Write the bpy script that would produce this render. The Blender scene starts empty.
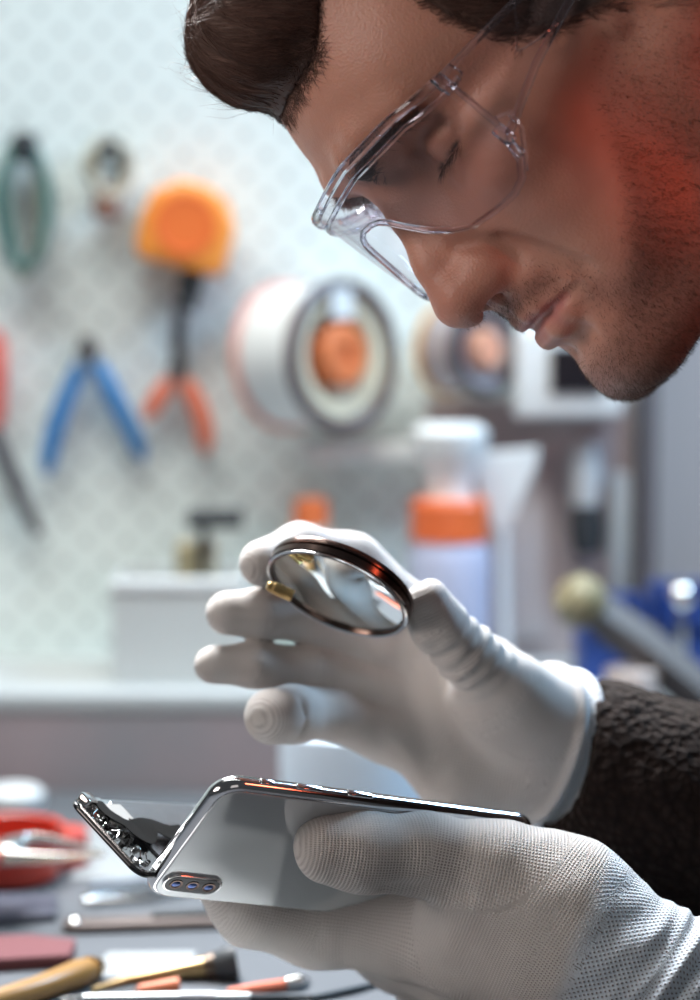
import bpy, bmesh, math, random, os
import numpy as np
from mathutils import Vector, Matrix
random.seed(7); RNG = np.random.default_rng(7)
SC = bpy.context.scene
COL = SC.collection
# ------------------------------------------------------------------ camera frame (metres)
FPX = 2380.0
TH = math.atan(200/2380)
CAM = np.array([0.0, 0.0, 1.05])
RT = np.array([1.0, 0, 0]); UP = np.array([0, math.sin(TH), math.cos(TH)]); FW = np.array([0, math.cos(TH), -math.sin(TH)])
def W(px, py, d):
    return CAM + RT*((px-350)/FPX*d) + UP*((500-py)/FPX*d) + FW*d
def ray(px, py):
    return RT*((px-350)/FPX) + UP*((500-py)/FPX) + FW
def onY(px, py, y):
    r = ray(px, py); return CAM + r*(y/r[1])
def onZ(px, py, z):
    r = ray(px, py); return CAM + r*((z-CAM[2])/r[2])
def C2W(v):                                   # direction given as (right, up, away)
    return RT*v[0] + UP*v[1] + FW*v[2]
def unit(v): v = np.asarray(v, float); return v/np.linalg.norm(v)

# ------------------------------------------------------------------ materials
def newmat(name):
    m = bpy.data.materials.new(name); m.use_nodes = True
    return m, m.node_tree, m.node_tree.nodes['Principled BSDF']
def mat(name, col, rough=.5, metal=0, bump=0, bscale=200, vary=0, spec=.5, **kw):
    m, nt, b = newmat(name)
    b.inputs['Base Color'].default_value = (*col, 1); b.inputs['Roughness'].default_value = rough
    b.inputs['Metallic'].default_value = metal; b.inputs['Specular IOR Level'].default_value = spec
    for k, v in kw.items(): b.inputs[k.replace('_', ' ')].default_value = v
    tc = nt.nodes.new('ShaderNodeTexCoord')
    n = nt.nodes.new('ShaderNodeTexNoise'); n.inputs['Scale'].default_value = bscale; n.inputs['Detail'].default_value = 4
    nt.links.new(tc.outputs['Object'], n.inputs['Vector'])
    if bump:
        bp = nt.nodes.new('ShaderNodeBump'); bp.inputs['Strength'].default_value = bump; bp.inputs['Distance'].default_value = .0005
        nt.links.new(n.outputs['Fac'], bp.inputs['Height']); nt.links.new(bp.outputs['Normal'], b.inputs['Normal'])
    v = vary or .06
    mx = nt.nodes.new('ShaderNodeMix'); mx.data_type = 'RGBA'
    mx.inputs[6].default_value = (*[c*(1-v) for c in col], 1); mx.inputs[7].default_value = (*[min(1, c*(1+v)) for c in col], 1)
    nt.links.new(n.outputs['Fac'], mx.inputs[0]); nt.links.new(mx.outputs[2], b.inputs['Base Color'])
    return m
def glassmat(name, col=(1, 1, 1), rough=0.0, ior=1.5):
    m, nt, b = newmat(name); nt.nodes.remove(b)
    g = nt.nodes.new('ShaderNodeBsdfGlass'); g.inputs['Color'].default_value = (*col, 1); g.inputs['Roughness'].default_value = rough; g.inputs['IOR'].default_value = ior
    nt.links.new(g.outputs[0], nt.nodes['Material Output'].inputs['Surface']); return m
def thinglass(name, col=(.97, .97, .98), refl=1.0, rough=.02):
    """a thin clear pane: what is behind shows through, the sheen grows towards grazing angles (Schlick)"""
    m, nt, b = newmat(name); nt.nodes.remove(b); N = nt.nodes.new; L = nt.links.new
    t = N('ShaderNodeBsdfTransparent'); t.inputs[0].default_value = (*col, 1)
    g = N('ShaderNodeBsdfGlossy'); g.inputs['Roughness'].default_value = rough
    ge = N('ShaderNodeNewGeometry'); dp = N('ShaderNodeVectorMath'); dp.operation = 'DOT_PRODUCT'; L(ge.outputs['Normal'], dp.inputs[0]); L(ge.outputs['Incoming'], dp.inputs[1])
    ab = N('ShaderNodeMath'); ab.operation = 'ABSOLUTE'; L(dp.outputs['Value'], ab.inputs[0])
    om = N('ShaderNodeMath'); om.operation = 'SUBTRACT'; om.inputs[0].default_value = 1; L(ab.outputs[0], om.inputs[1])
    pw = N('ShaderNodeMath'); pw.operation = 'POWER'; pw.inputs[1].default_value = 5; L(om.outputs[0], pw.inputs[0])
    ma = N('ShaderNodeMath'); ma.operation = 'MULTIPLY_ADD'; ma.inputs[1].default_value = .9*refl; ma.inputs[2].default_value = .04*refl; L(pw.outputs[0], ma.inputs[0])
    mx = N('ShaderNodeMixShader'); L(ma.outputs[0], mx.inputs[0]); L(t.outputs[0], mx.inputs[1]); L(g.outputs[0], mx.inputs[2])
    L(mx.outputs[0], nt.nodes['Material Output'].inputs['Surface']); return m

# ------------------------------------------------------------------ objects
def tag(o, label=None, cat=None, group=None, kind=None):
    if label: o['label'] = label
    if cat: o['category'] = cat
    if group: o['group'] = group
    if kind: o['kind'] = kind
    return o
def thing(name, label, cat, loc, group=None):
    o = bpy.data.objects.new(name, None); COL.objects.link(o); o.location = Vector(loc); o.empty_display_size = .01
    return tag(o, label, cat, group)
def wloc(o):
    v = np.zeros(3)
    while o is not None:
        v = v + np.array(o.location); o = o.parent
    return v
def mesh_np(name, V, F, material, parent=None, smooth=True, base=None):
    """V world coordinates (N,3), F list/array of faces; the object's own origin goes to base"""
    V = np.asarray(V, float)
    if base is None: base = wloc(parent) if parent is not None else V.mean(0)
    me = bpy.data.meshes.new(name)
    if isinstance(F, np.ndarray):
        nf, k = F.shape
        me.vertices.add(len(V)); me.vertices.foreach_set('co', (V-base).astype(np.float32).ravel())
        me.loops.add(nf*k); me.loops.foreach_set('vertex_index', F.astype(np.int32).ravel())
        me.polygons.add(nf); me.polygons.foreach_set('loop_start', np.arange(0, nf*k, k, dtype=np.int32))
        me.update(calc_edges=True); me.validate()
    else:
        me.from_pydata([tuple(v) for v in (V-base)], [], [tuple(f) for f in F]); me.update()
    if smooth: me.polygons.foreach_set('use_smooth', np.ones(len(me.polygons), bool))
    if material: me.materials.append(material)
    o = bpy.data.objects.new(name, me); COL.objects.link(o)
    o.location = Vector(base - (wloc(parent) if parent is not None else 0))
    if parent is not None: o.parent = parent
    return o
class MB:
    """collects shapes in world coordinates, then links them as one mesh object"""
    def __init__(s): s.V = []; s.F = []; s.n = 0; s.mi = []
    def add(s, V, F, mi=0):
        V = np.asarray(V, float); s.V.append(V); s.F += [tuple(int(i)+s.n for i in f) for f in F]; s.n += len(V); s.mi += [mi]*len(F); return s
    def build(s, name, m, parent=None, smooth=True, base=None, angle=None):
        mats = m if isinstance(m, (list, tuple)) else [m]
        o = mesh_np(name, np.concatenate(s.V), s.F, None, parent, smooth, base)
        for x in mats: o.data.materials.append(x)
        if len(mats) > 1: o.data.polygons.foreach_set('material_index', s.mi); o.data.update()
        if smooth: o.data.set_sharp_from_angle(angle=math.radians(angle or 35))
        return o
    def box(s, M, size, bev=0, seg=2, mi=0):
        bm = bmesh.new(); bmesh.ops.create_cube(bm, size=1, matrix=Matrix.Diagonal((*size, 1)))
        if bev: bmesh.ops.bevel(bm, geom=bm.edges[:]+bm.verts[:], offset=bev, segments=seg, profile=.5, affect='EDGES')
        return s.bm(bm, M, mi)
    def bm(s, bm, M, mi=0):
        bm.verts.index_update()
        V = np.array([M @ v.co for v in bm.verts]); F = [[v.index for v in f.verts] for f in bm.faces]; bm.free()
        return s.add(V, F, mi)
    def lathe(s, M, prof, n=40, mi=0, cap=True):
        V = []; F = []; k = len(prof)
        for i in range(n):
            a = 2*math.pi*i/n
            for r, z in prof: V.append(M @ Vector((r*math.cos(a), r*math.sin(a), z)))
        for i in range(n):
            j = (i+1) % n
            for q in range(k-1): F.append((i*k+q, j*k+q, j*k+q+1, i*k+q+1))
        if cap:
            if prof[0][0] > 1e-6: F.append(tuple(i*k for i in range(n))[::-1])
            if prof[-1][0] > 1e-6: F.append(tuple(i*k+k-1 for i in range(n)))
        return s.add(np.array(V), F, mi)
    def tube(s, pts, r, n=10, mi=0, closed=False, flat=None, cap=True):
        pts = [Vector(p) for p in pts]; N = len(pts); rr = r if hasattr(r, '__len__') else [r]*N
        T = []
        for i in range(N):
            a = pts[(i-1) % N] if (closed or i > 0) else pts[0]; b = pts[(i+1) % N] if (closed or i < N-1) else pts[-1]
            t = (b-a); T.append(t.normalized() if t.length > 1e-9 else Vector((0, 0, 1)))
        ref = Vector((0, 0, 1)) if abs(T[0].z) < .9 else Vector((1, 0, 0))
        if flat is not None: ref = Vector(flat[0])
        V = []; F = []; u = (ref - T[0]*ref.dot(T[0])).normalized()
        for i in range(N):
            u = (u - T[i]*u.dot(T[i])).normalized(); w = T[i].cross(u)
            fl = flat[1] if flat is not None else 1
            for k in range(n):
                a = 2*math.pi*k/n; V.append(pts[i] + (u*math.cos(a)*fl + w*math.sin(a))*rr[i])
        for i in range(N if closed else N-1):
            j = (i+1) % N
            for k in range(n): l = (k+1) % n; F.append((i*n+k, i*n+l, j*n+l, j*n+k))
        if not closed and cap: F.append(tuple(range(n))[::-1]); F.append(tuple((N-1)*n+k for k in range(n)))
        return s.add(np.array(V), F, mi)
    def prism(s, M, poly, z0, z1, bev=0, seg=2, mi=0):
        bm = bmesh.new(); vs = [bm.verts.new((x, y, z0)) for x, y in poly]; f = bm.faces.new(vs)
        r = bmesh.ops.extrude_face_region(bm, geom=[f]); bmesh.ops.translate(bm, vec=(0, 0, z1-z0), verts=[v for v in r['geom'] if isinstance(v, bmesh.types.BMVert)])
        bmesh.ops.recalc_face_normals(bm, faces=bm.faces)
        if bev:
            es = [e for e in bm.edges if abs(e.verts[0].co.z-e.verts[1].co.z) < 1e-9]
            bmesh.ops.bevel(bm, geom=es, offset=bev, segments=seg, profile=.5, affect='EDGES')
        return s.bm(bm, M, mi)
def frame(o, z, x=(1, 0, 0)):
    z = Vector(z).normalized(); x = Vector(x); x = (x - z*x.dot(z)).normalized(); y = z.cross(x)
    return Matrix(((x.x, y.x, z.x, o[0]), (x.y, y.y, z.y, o[1]), (x.z, y.z, z.z, o[2]), (0, 0, 0, 1)))
def TM(p): return Matrix.Translation(Vector(p))
def rrect(w, h, r, n=8):
    P = []
    for cx, cy, a0 in ((w/2-r, h/2-r, 0), (-w/2+r, h/2-r, 90), (-w/2+r, -h/2+r, 180), (w/2-r, -h/2+r, 270)):
        for i in range(n+1):
            a = math.radians(a0+90*i/n); P.append((cx+r*math.cos(a), cy+r*math.sin(a)))
    return P
def spline(pts, n=8, closed=False):
    P = [np.array(p, float) for p in pts]; N = len(P); out = []
    for i in range(N if closed else N-1):
        g = lambda j: P[j % N] if closed else P[min(max(j, 0), N-1)]
        a, b, c, d = g(i-1), g(i), g(i+1), g(i+2)
        for k in range(n):
            t = k/n; out.append(.5*((2*b)+(c-a)*t+(2*a-5*b+4*c-d)*t*t+(3*b-3*c+d-a)*t**3))
    if not closed: out.append(P[-1])
    return np.array(out)

# ------------------------------------------------------------------ signed distance modelling
def smin(a, b, k):
    h = np.maximum(k-np.abs(a-b), 0)/k
    return np.minimum(a, b) - h*h*k*.25
def smax(a, b, k): return -smin(-a, -b, k)
def ell(P, c, r, R=None):
    q = P - np.asarray(c, P.dtype)
    if R is not None: q = q @ np.asarray(R, P.dtype).T
    r = np.asarray(r, P.dtype)
    k0 = np.sqrt(((q/r)**2).sum(-1)) + 1e-6; k1 = np.sqrt(((q/(r*r))**2).sum(-1)) + 1e-9
    return k0*(k0-1)/k1
def rc(P, a, b, ra, rb):
    a = np.asarray(a, P.dtype); b = np.asarray(b, P.dtype); ba = b-a; pa = P-a
    h = np.clip(pa @ ba/max(float(ba @ ba), 1e-9), 0, 1)
    return np.sqrt(((pa - h[..., None]*ba)**2).sum(-1)) - (ra+(rb-ra)*h)
def chain(P, pts, rs, k=None):
    d = None
    for i in range(len(pts)-1):
        e = rc(P, pts[i], pts[i+1], rs[i], rs[i+1]); d = e if d is None else (smin(d, e, k) if k else np.minimum(d, e))
    return d
def surface_net(f, lo, hi, h, proj=2):
    lo = np.array(lo, float); hi = np.array(hi, float); n = np.ceil((hi-lo)/h).astype(int)+1
    ax = [(lo[i]+h*np.arange(n[i])).astype(np.float32) for i in range(3)]
    D = np.empty(n, np.float32); step = max(1, int(400000/(n[1]*n[2])))
    YZ = np.stack(np.meshgrid(ax[1], ax[2], indexing='ij'), -1)
    # coarse pass finds the slabs of cells near the surface
    for i0 in range(0, n[0], step):
        i1 = min(n[0], i0+step); P = np.empty((i1-i0, n[1], n[2], 3), np.float32)
        P[..., 0] = ax[0][i0:i1, None, None]; P[..., 1:] = YZ
        D[i0:i1] = f(P.reshape(-1, 3)).reshape(i1-i0, n[1], n[2])
    S = D < 0
    c = [S[dx:n[0]-1+dx, dy:n[1]-1+dy, dz:n[2]-1+dz] for dx in (0, 1) for dy in (0, 1) for dz in (0, 1)]
    anyv = np.logical_or.reduce(c); allv = np.logical_and.reduce(c); act = anyv & ~allv
    idx = -np.ones(act.shape, np.int64); I = np.argwhere(act); idx[act] = np.arange(len(I))
    acc = np.zeros((len(I), 3)); cnt = np.zeros(len(I))
    cor = [(x, y, z) for x in (0, 1) for y in (0, 1) for z in (0, 1)]
    for a in range(8):
        for b in range(a+1, 8):
            if sum(abs(cor[a][q]-cor[b][q]) for q in range(3)) != 1: continue
            A = np.array(cor[a]); B = np.array(cor[b])
            da = D[tuple((I+A).T)]; db = D[tuple((I+B).T)]; m = (da < 0) != (db < 0)
            t = np.where(m, da/np.where(m, da-db, 1), 0)
            acc += np.where(m[:, None], A+t[:, None]*(B-A), 0); cnt += m
    V = lo + h*(I+acc/cnt[:, None])
    Q = []
    for axn in range(3):
        o1, o2 = [(1, 2), (2, 0), (0, 1)][axn]
        sl0 = [slice(0, n[i]) for i in range(3)]; s0 = [slice(1, n[i]-1) for i in range(3)]; s0[axn] = slice(0, n[axn]-1)
        s1 = list(s0); s1[axn] = slice(1, n[axn])
        a = S[tuple(s0)]; b = S[tuple(s1)]; E = np.argwhere(a != b); off = np.array([s.start for s in s0]); sg = a[tuple(E.T)]
        E = E + off
        e1 = np.zeros(3, int); e1[o1] = 1; e2 = np.zeros(3, int); e2[o2] = 1
        q = np.stack([idx[tuple((E-e1-e2).T)], idx[tuple((E-e2).T)], idx[tuple(E.T)], idx[tuple((E-e1).T)]], 1)
        q[~sg] = q[~sg][:, ::-1]; Q.append(q)
    Q = np.concatenate(Q); Q = Q[(Q >= 0).all(1)]
    for _ in range(proj):
        d, g = f_grad(f, V, h*.25); st = np.clip(d, -h*.6, h*.6); V = V - g*st[:, None]
    return V, Q
def f_grad(f, V, e=.3):
    out = []; G = []
    for s in range(0, len(V), 300000):
        P = V[s:s+300000].astype(np.float32); d = f(P); g = np.stack([f(P+np.eye(3, dtype=np.float32)[i]*e)-f(P-np.eye(3, dtype=np.float32)[i]*e) for i in range(3)], 1)
        g /= (np.linalg.norm(g, axis=1, keepdims=True)+1e-9); out.append(d); G.append(g)
    return np.concatenate(out), np.concatenate(G)
def sstep(a, b, x):
    t = np.clip((x-a)/(b-a), 0, 1); return t*t*(3-2*t)
def vnoise(P, s, seed=0):
    """smooth value noise in 3-D, -1..1"""
    q = P*s + seed*17.3; i = np.floor(q).astype(np.int64); t = q-i; t = t*t*(3-2*t); r = 0
    for dx in (0, 1):
        for dy in (0, 1):
            for dz in (0, 1):
                hsh = ((i[..., 0]+dx)*374761393 + (i[..., 1]+dy)*668265263 + (i[..., 2]+dz)*2147483647 + seed*1013) & 0xffffffff
                hsh = ((hsh ^ (hsh >> 13))*1274126177) & 0xffffffff; v = ((hsh ^ (hsh >> 16)) & 0xffff)/32767.5-1
                w = (t[..., 0] if dx else 1-t[..., 0])*(t[..., 1] if dy else 1-t[..., 1])*(t[..., 2] if dz else 1-t[..., 2]); r = r+v*w
    return r
def set_col(o, C, name='Col'):
    a = o.data.attributes.new(name, 'FLOAT_COLOR', 'POINT'); C4 = np.ones((len(C), 4), np.float32); C4[:, :3] = C; a.data.foreach_set('color', C4.ravel())
def set_vec(o, C, name):
    a = o.data.attributes.new(name, 'FLOAT_VECTOR', 'POINT'); a.data.foreach_set('vector', np.asarray(C, np.float32).ravel())

# ------------------------------------------------------------------ the man's head, in millimetres in its own frame:
# x forward, y towards his left ear, z up, origin at the root of the nose
PSI = math.radians(15)
cF = np.array([-.645, -.764, 0]); cU = np.array([-.764, .645, 0])
HF = C2W(cF*math.cos(PSI) + np.array([0, 0, -1])*math.sin(PSI)); HU = C2W(cU); HS = C2W(np.array([0, 0, -1])*math.cos(PSI) - cF*math.sin(PSI))
HO = W(372, 198, .90); HM = np.stack([HF, HS, HU])            # rows
def H2W(P): return HO + (np.asarray(P, float) @ HM)*.001
def mir(P):
    Q = P.copy(); Q[..., 1] = np.abs(Q[..., 1]); return Q
def f_skull(P):
    Q = mir(P)
    d = ell(Q, (-98, 0, 50), (90, 74, 76))
    d = smin(d, ell(Q, (-41, 0, 22), (41, 60, 40)), 14)
    d = smin(d, ell(Q, (-70, 40, 10), (40, 28, 45)), 16)
    return d
def rotm(ax, deg):
    return np.array(Matrix.Rotation(math.radians(deg), 3, ax))
GR = {}
def on_face(yz, dx=0.0, f=None):
    """points of the face surface over given (y, z), a little proud of it"""
    out = []
    for y, z in yz:
        xs = np.arange(25, -75, -.25, dtype=np.float32); P = np.stack([xs, np.full_like(xs, y), np.full_like(xs, z)], 1); d = (f or f_head)(P); i = int(np.argmax(d < 0)); out.append((float(xs[i])+dx, y, z))
    return out
def f_head(P):
    Q = mir(P)
    d = f_skull(P)
    d = smin(d, ell(Q, (-46, 0, -42), (40, 56, 60)), 16)                         # mid face
    d = smin(d, chain(Q, [(-4, 0, 13), (-2.5, 12, 13), (-7, 26, 15), (-19, 41, 11)], [6, 6, 6, 5.5], 4), 9)   # brow ridge
    d = smin(d, ell(Q, (-36, 45, -32), (21, 18, 15)), 16)                        # cheek bone
    d = smin(d, chain(Q, [(-38, 52, -26), (-85, 68, -18)], [10, 9]), 14)
    d = smin(d, ell(Q, (-31, 0, -82), (25, 28, 30)), 12)                         # muzzle
    d = smin(d, ell(Q, (-17, 0, -112), (13.5, 19, 14.5)), 12)                    # chin
    d = smin(d, chain(Q, [(-24, 17, -115), (-52, 38, -111), (-84, 54, -98), (-96, 63, -50)], [13, 13, 14, 13], 6), 16)
    d = smin(d, ell(Q, (-58, 0, -85), (44, 52, 40)), 18)
    d = smin(d, ell(Q, (-50, 38, -66), (26, 20, 34)), 18)
    d = smin(d, ell(Q, (-94, 50, -34), (28, 19, 46)), 20)                        # cheek
    d = smin(d, rc(Q, (-95, 0, -50), (-165, 0, -200), 56, 64), 22)               # neck
    d = smin(d, rc(Q, (-104, 58, -50), (-110, 22, -180), 15, 16), 20)
    d = smax(d, -ell(Q, (1, 32, -9.5), (19, 18, 11)), 12)                       # eye sockets
    # nose
    n = chain(Q, [(-5.5, 0, 4), (-4, 0, -14), (3, 0, -34), (8.6, 0, -50.5)], [5.4, 6.4, 8.2, 10.4], 5)
    n = smin(n, rc(Q, (-13, 9, -8), (-7, 10, -42), 5, 8.5), 9)
    n = smin(n, ell(Q, (5.5, 6, -50), (11, 8.6, 9.8)), 4)
    d = smin(d, n, 7)
    if 'alar' in GR: d = smax(d, -chain(Q, GR['alar'], [1.2, 2.8, 3.4, 3.0, 1.6]), 4)
    al = ell(Q, (-5.2, 13.0, -51), (12.6, 7.8, 9.8), rotm('Z', 10))
    d = smin(d, al, 5)
    d = smin(d, chain(Q, [(9, 0, -57), (-4, 0, -59)], [4.2, 4.4]), 4)
    d = smax(d, -ell(Q, (1.5, 7, -61), (7, 3.6, 6), rotm('Z', 15)), 2.4)         # nostrils
    # upper lip, lips, mouth
    d = smin(d, ell(Q, (-15, 0, -66), (14.6, 22, 12.5)), 7)
    d = smax(d, -rc(Q, (4.6, 0, -60), (4.2, 0, -69), 3.2, 3.2), 3)               # philtrum
    up = chain(Q, [(-4.6, 0, -73.2), (-3.9, 5, -72.6), (-6.2, 12, -74), (-12, 19.5, -76.4), (-18.5, 26, -78.8)], [4.0, 4.2, 4.0, 3.2, 1.8], 2)
    lo = chain(Q, [(-7, 0, -85), (-7.6, 8, -85), (-11.5, 17, -83.6), (-18, 25, -80.4)], [5.8, 5.8, 4.9, 2.2], 2)
    d = smin(d, up, 3.0); d = smin(d, lo, 3.0)
    if 'mouth' in GR: d = smax(d, -chain(Q, GR['mouth'], [1.5, 1.6, 1.6, 1.5, 1.4, 1.3, 1.0]), 2.0)
    d = smax(d, -rc(Q, (-1.5, 0, -96), (-8, 14, -95), 4.2, 3), 6)                # fold under the lip
    if 'fold' in GR: d = smax(d, -chain(Q, GR['fold'], [1.2, 1.8, 1.8, 1.2]), 8)
    # eyeballs under half closed lids looking down
    e = ell(Q, (-29.4, 33.5, -8.5), (13.2, 14.5, 12.6))
    lid = smax(e, -(Q[..., 2]+14.0 - .10*np.abs(Q[..., 1]-33)), 1.2)
    d = smin(d, lid, 2.2)
    d = smin(d, ell(Q, (-29, 33.5, -11), (12.0, 13.5, 11)), 1.5)
    d = smin(d, chain(Q, [(-19, 22, -18), (-17, 33, -21), (-24, 44, -18)], [1.6, 2.4, 1.6]), 5)
    d = smax(d, -chain(Q, [(-17, 22, -3), (-14, 33, -1), (-21, 45, -4)], [1.2, 1.5, 1.2]), 4)
    # ears
    R = rotm('Z', 22) @ rotm('Y', -12)
    ear = ell(Q, (-99, 78, -25), (18, 6, 31), R)
    ear = smin(ear, ell(Q, (-96, 76, -51), (10, 5.2, 12), R), 6)
    ear = smax(ear, -ell(Q, (-94, 86, -22), (12, 8.5, 20), R), 3)
    ear = smin(ear, ell(Q, (-83, 73, -27), (4.5, 4, 7)), 3)
    d = smin(d, ear, 4)
    return d
XB = lambda z: np.interp(z, [-60, -24, -15, 0, 17, 42, 60, 80], [-98, -86, -66, -53, -46, -44, -38, -28])
def hair_mask(P):
    """> 0 inside the hair line, roughly in millimetres"""
    y = np.abs(P[..., 1]); z = P[..., 2]; x = P[..., 0]
    top = z - (46.5 + np.maximum(y-36, 0)*1.1)
    side = np.minimum(XB(z)-x, z+26+np.maximum(-x-86, 0)*.0)
    ear = np.maximum(-(x+86), 0)                                      # behind the sideburn the line climbs over the ear
    side = np.where(x < -86, np.minimum(side, z - (4 - np.clip((-x-118)*1.6, -30, 60))), side)
    return np.maximum(top, side)
def f_hair(P):
    m = hair_mask(P); thick = .8 + 9*sstep(44, 80, P[..., 2]) + .8*sstep(-20, -60, P[..., 0])
    s = f_skull(P)
    cap = smax(s - thick, -m, 2.5)
    q = (np.abs((P[..., 0]+28)/34)**2.3 + np.abs((P[..., 1]-7)/40)**2.6 + np.abs((P[..., 2]-73)/28)**2.2)
    q = (q**(1/2.3)-1)*32
    q = smax(q, -(P[..., 2] - 49.5 - np.maximum(np.abs(P[..., 1])-34, 0)*1.0 - np.maximum(P[..., 0]+6, 0)*.75 - np.maximum(-P[..., 1]-4, 0)*.4), 4)
    d = smin(cap, q, 6)
    w = np.sin(P[..., 1]*.55 + 1.3*vnoise(P, .05, 3) + P[..., 2]*.06)
    return smax(d - (.7*w + .5*vnoise(P, .22, 5))*sstep(48, 62, P[..., 2]), -(s+.2), 1)
m_ = on_face([(0, -78.6), (5, -78.3), (10, -78.6), (15, -79), (20, -79.4), (25, -79.9), (30, -80.8)], .2)
a_ = on_face([(15, -36), (19.5, -42), (23, -49), (23.5, -55), (20, -62)], .8)
n_ = on_face([(26, -50), (30, -59), (34, -68), (37, -77)], 1.0)
GR['mouth'] = m_; GR['alar'] = a_; GR['fold'] = n_
person_base = H2W([(-165, 0, -200)])[0]; person_base[2] = .45
V, Fq = surface_net(f_head, (-175, -82, -215), (26, 88, 132), 1.7, 3)
skin, nt, b = newmat('skin')
L = nt.links.new
at = nt.nodes.new('ShaderNodeAttribute'); at.attribute_name = 'Col'; L(at.outputs['Color'], b.inputs['Base Color'])
b.inputs['Roughness'].default_value = .47; b.inputs['Specular IOR Level'].default_value = .42
b.inputs['Subsurface Weight'].default_value = .22; b.inputs['Subsurface Radius'].default_value = (.008, .003, .0015); b.inputs['Subsurface Scale'].default_value = .5
tc = nt.nodes.new('ShaderNodeTexCoord'); vo = nt.nodes.new('ShaderNodeTexVoronoi'); vo.inputs['Scale'].default_value = 900; L(tc.outputs['Object'], vo.inputs['Vector'])
no = nt.nodes.new('ShaderNodeTexNoise'); no.inputs['Scale'].default_value = 260; no.inputs['Detail'].default_value = 5; L(tc.outputs['Object'], no.inputs['Vector'])
ad = nt.nodes.new('ShaderNodeMath'); ad.operation = 'ADD'; L(vo.outputs['Distance'], ad.inputs[0]); L(no.outputs['Fac'], ad.inputs[1])
bp = nt.nodes.new('ShaderNodeBump'); bp.inputs['Strength'].default_value = .28; bp.inputs['Distance'].default_value = .0005; L(ad.outputs[0], bp.inputs['Height']); L(bp.outputs['Normal'], b.inputs['Normal'])
def beard_mask(P):
    x, y, z = P[:, 0], np.abs(P[:, 1]), P[:, 2]
    zb = np.interp(x, [-112, -86, -60, -42, -28, -18, 0], [0, -18, -36, -66, -82, -93, -99])
    m = sstep(-3, 14, zb - z)*(1-.75*sstep(-128, -150, z))*(.25+.75*sstep(-35, -80, z))
    lip = np.exp(-((z+86)/7)**2)*sstep(26, 18, y)*sstep(-28, -18, x); m *= 1-lip
    mu = np.exp(-((z+66.5+.12*y)/5.5)**2)*sstep(30, 22, y)*sstep(-26, -16, x)*.8
    corner = np.exp(-((z+84)/12)**2-((y-31)/6)**2)*.45
    return np.clip(m + mu + corner, 0, 1)
def skin_col(P):
    x, y, z = P[:, 0], np.abs(P[:, 1]), P[:, 2]
    base = np.tile(np.array([.54, .265, .19]), (len(P), 1))
    n = vnoise(P, .09, 1) + .5*vnoise(P, .25, 2)
    base *= (1+.05*n)[:, None]
    red = np.exp(-((x-10)**2+y**2+(z+50)**2)/260)*.6 + .3*np.exp(-((x+22)**2+(y-44)**2+(z+38)**2)/400)
    base = base*(1-red[:, None]*np.array([.02, .22, .2]))
    lipd = np.minimum(chain(mir(P), [(-4.4, 0, -74.3), (-3.9, 5, -73.8), (-6.2, 12, -75), (-12, 19.5, -77), (-18.5, 26, -79)], [3.6, 4.0, 3.8, 3.0, 1.6]),
                      chain(mir(P), [(-7, 0, -84), (-7.6, 8, -84.4), (-11.5, 17, -83), (-18, 25, -80.2)], [5.5, 5.5, 4.8, 2.0]))
    m = sstep(1.2, -.3, lipd)[:, None]; base = base*(1-m) + np.array([.46, .175, .155])*m
    bm_ = (beard_mask(P)*.8)[:, None]; base = base*(1-bm_) + base*np.array([.36, .32, .34])*bm_
    hm = sstep(-2.5, 4, hair_mask(P))[:, None]; base = base*(1-hm) + np.array([.06, .035, .03])*hm
    # slit of the eye under the lid
    e = sstep(1.3, .2, np.abs(z+14.7-.10*np.abs(y-33.5)))*sstep(13, 9.5, np.abs(y-33.5))*sstep(-32, -27, x)
    base = base*(1-e[:, None]) + np.array([.03, .02, .02])*e[:, None]
    for (mx, my, mz) in ((-44, 62, -34), (-52, 60, -58), (-30, 50, -50)):
        mm = sstep(1.0, .2, np.sqrt((P[:, 0]-mx)**2+(P[:, 1]-my)**2+(z-mz)**2)-1.2)[:, None]*.4; base = base*(1-mm) + base*.45*mm
    return base
person = mesh_np('person', H2W(V), Fq, skin, base=person_base)
set_col(person, skin_col(V))
tag(person, 'man in dark brown sweater bending his head over an opened phone', 'person')

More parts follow.
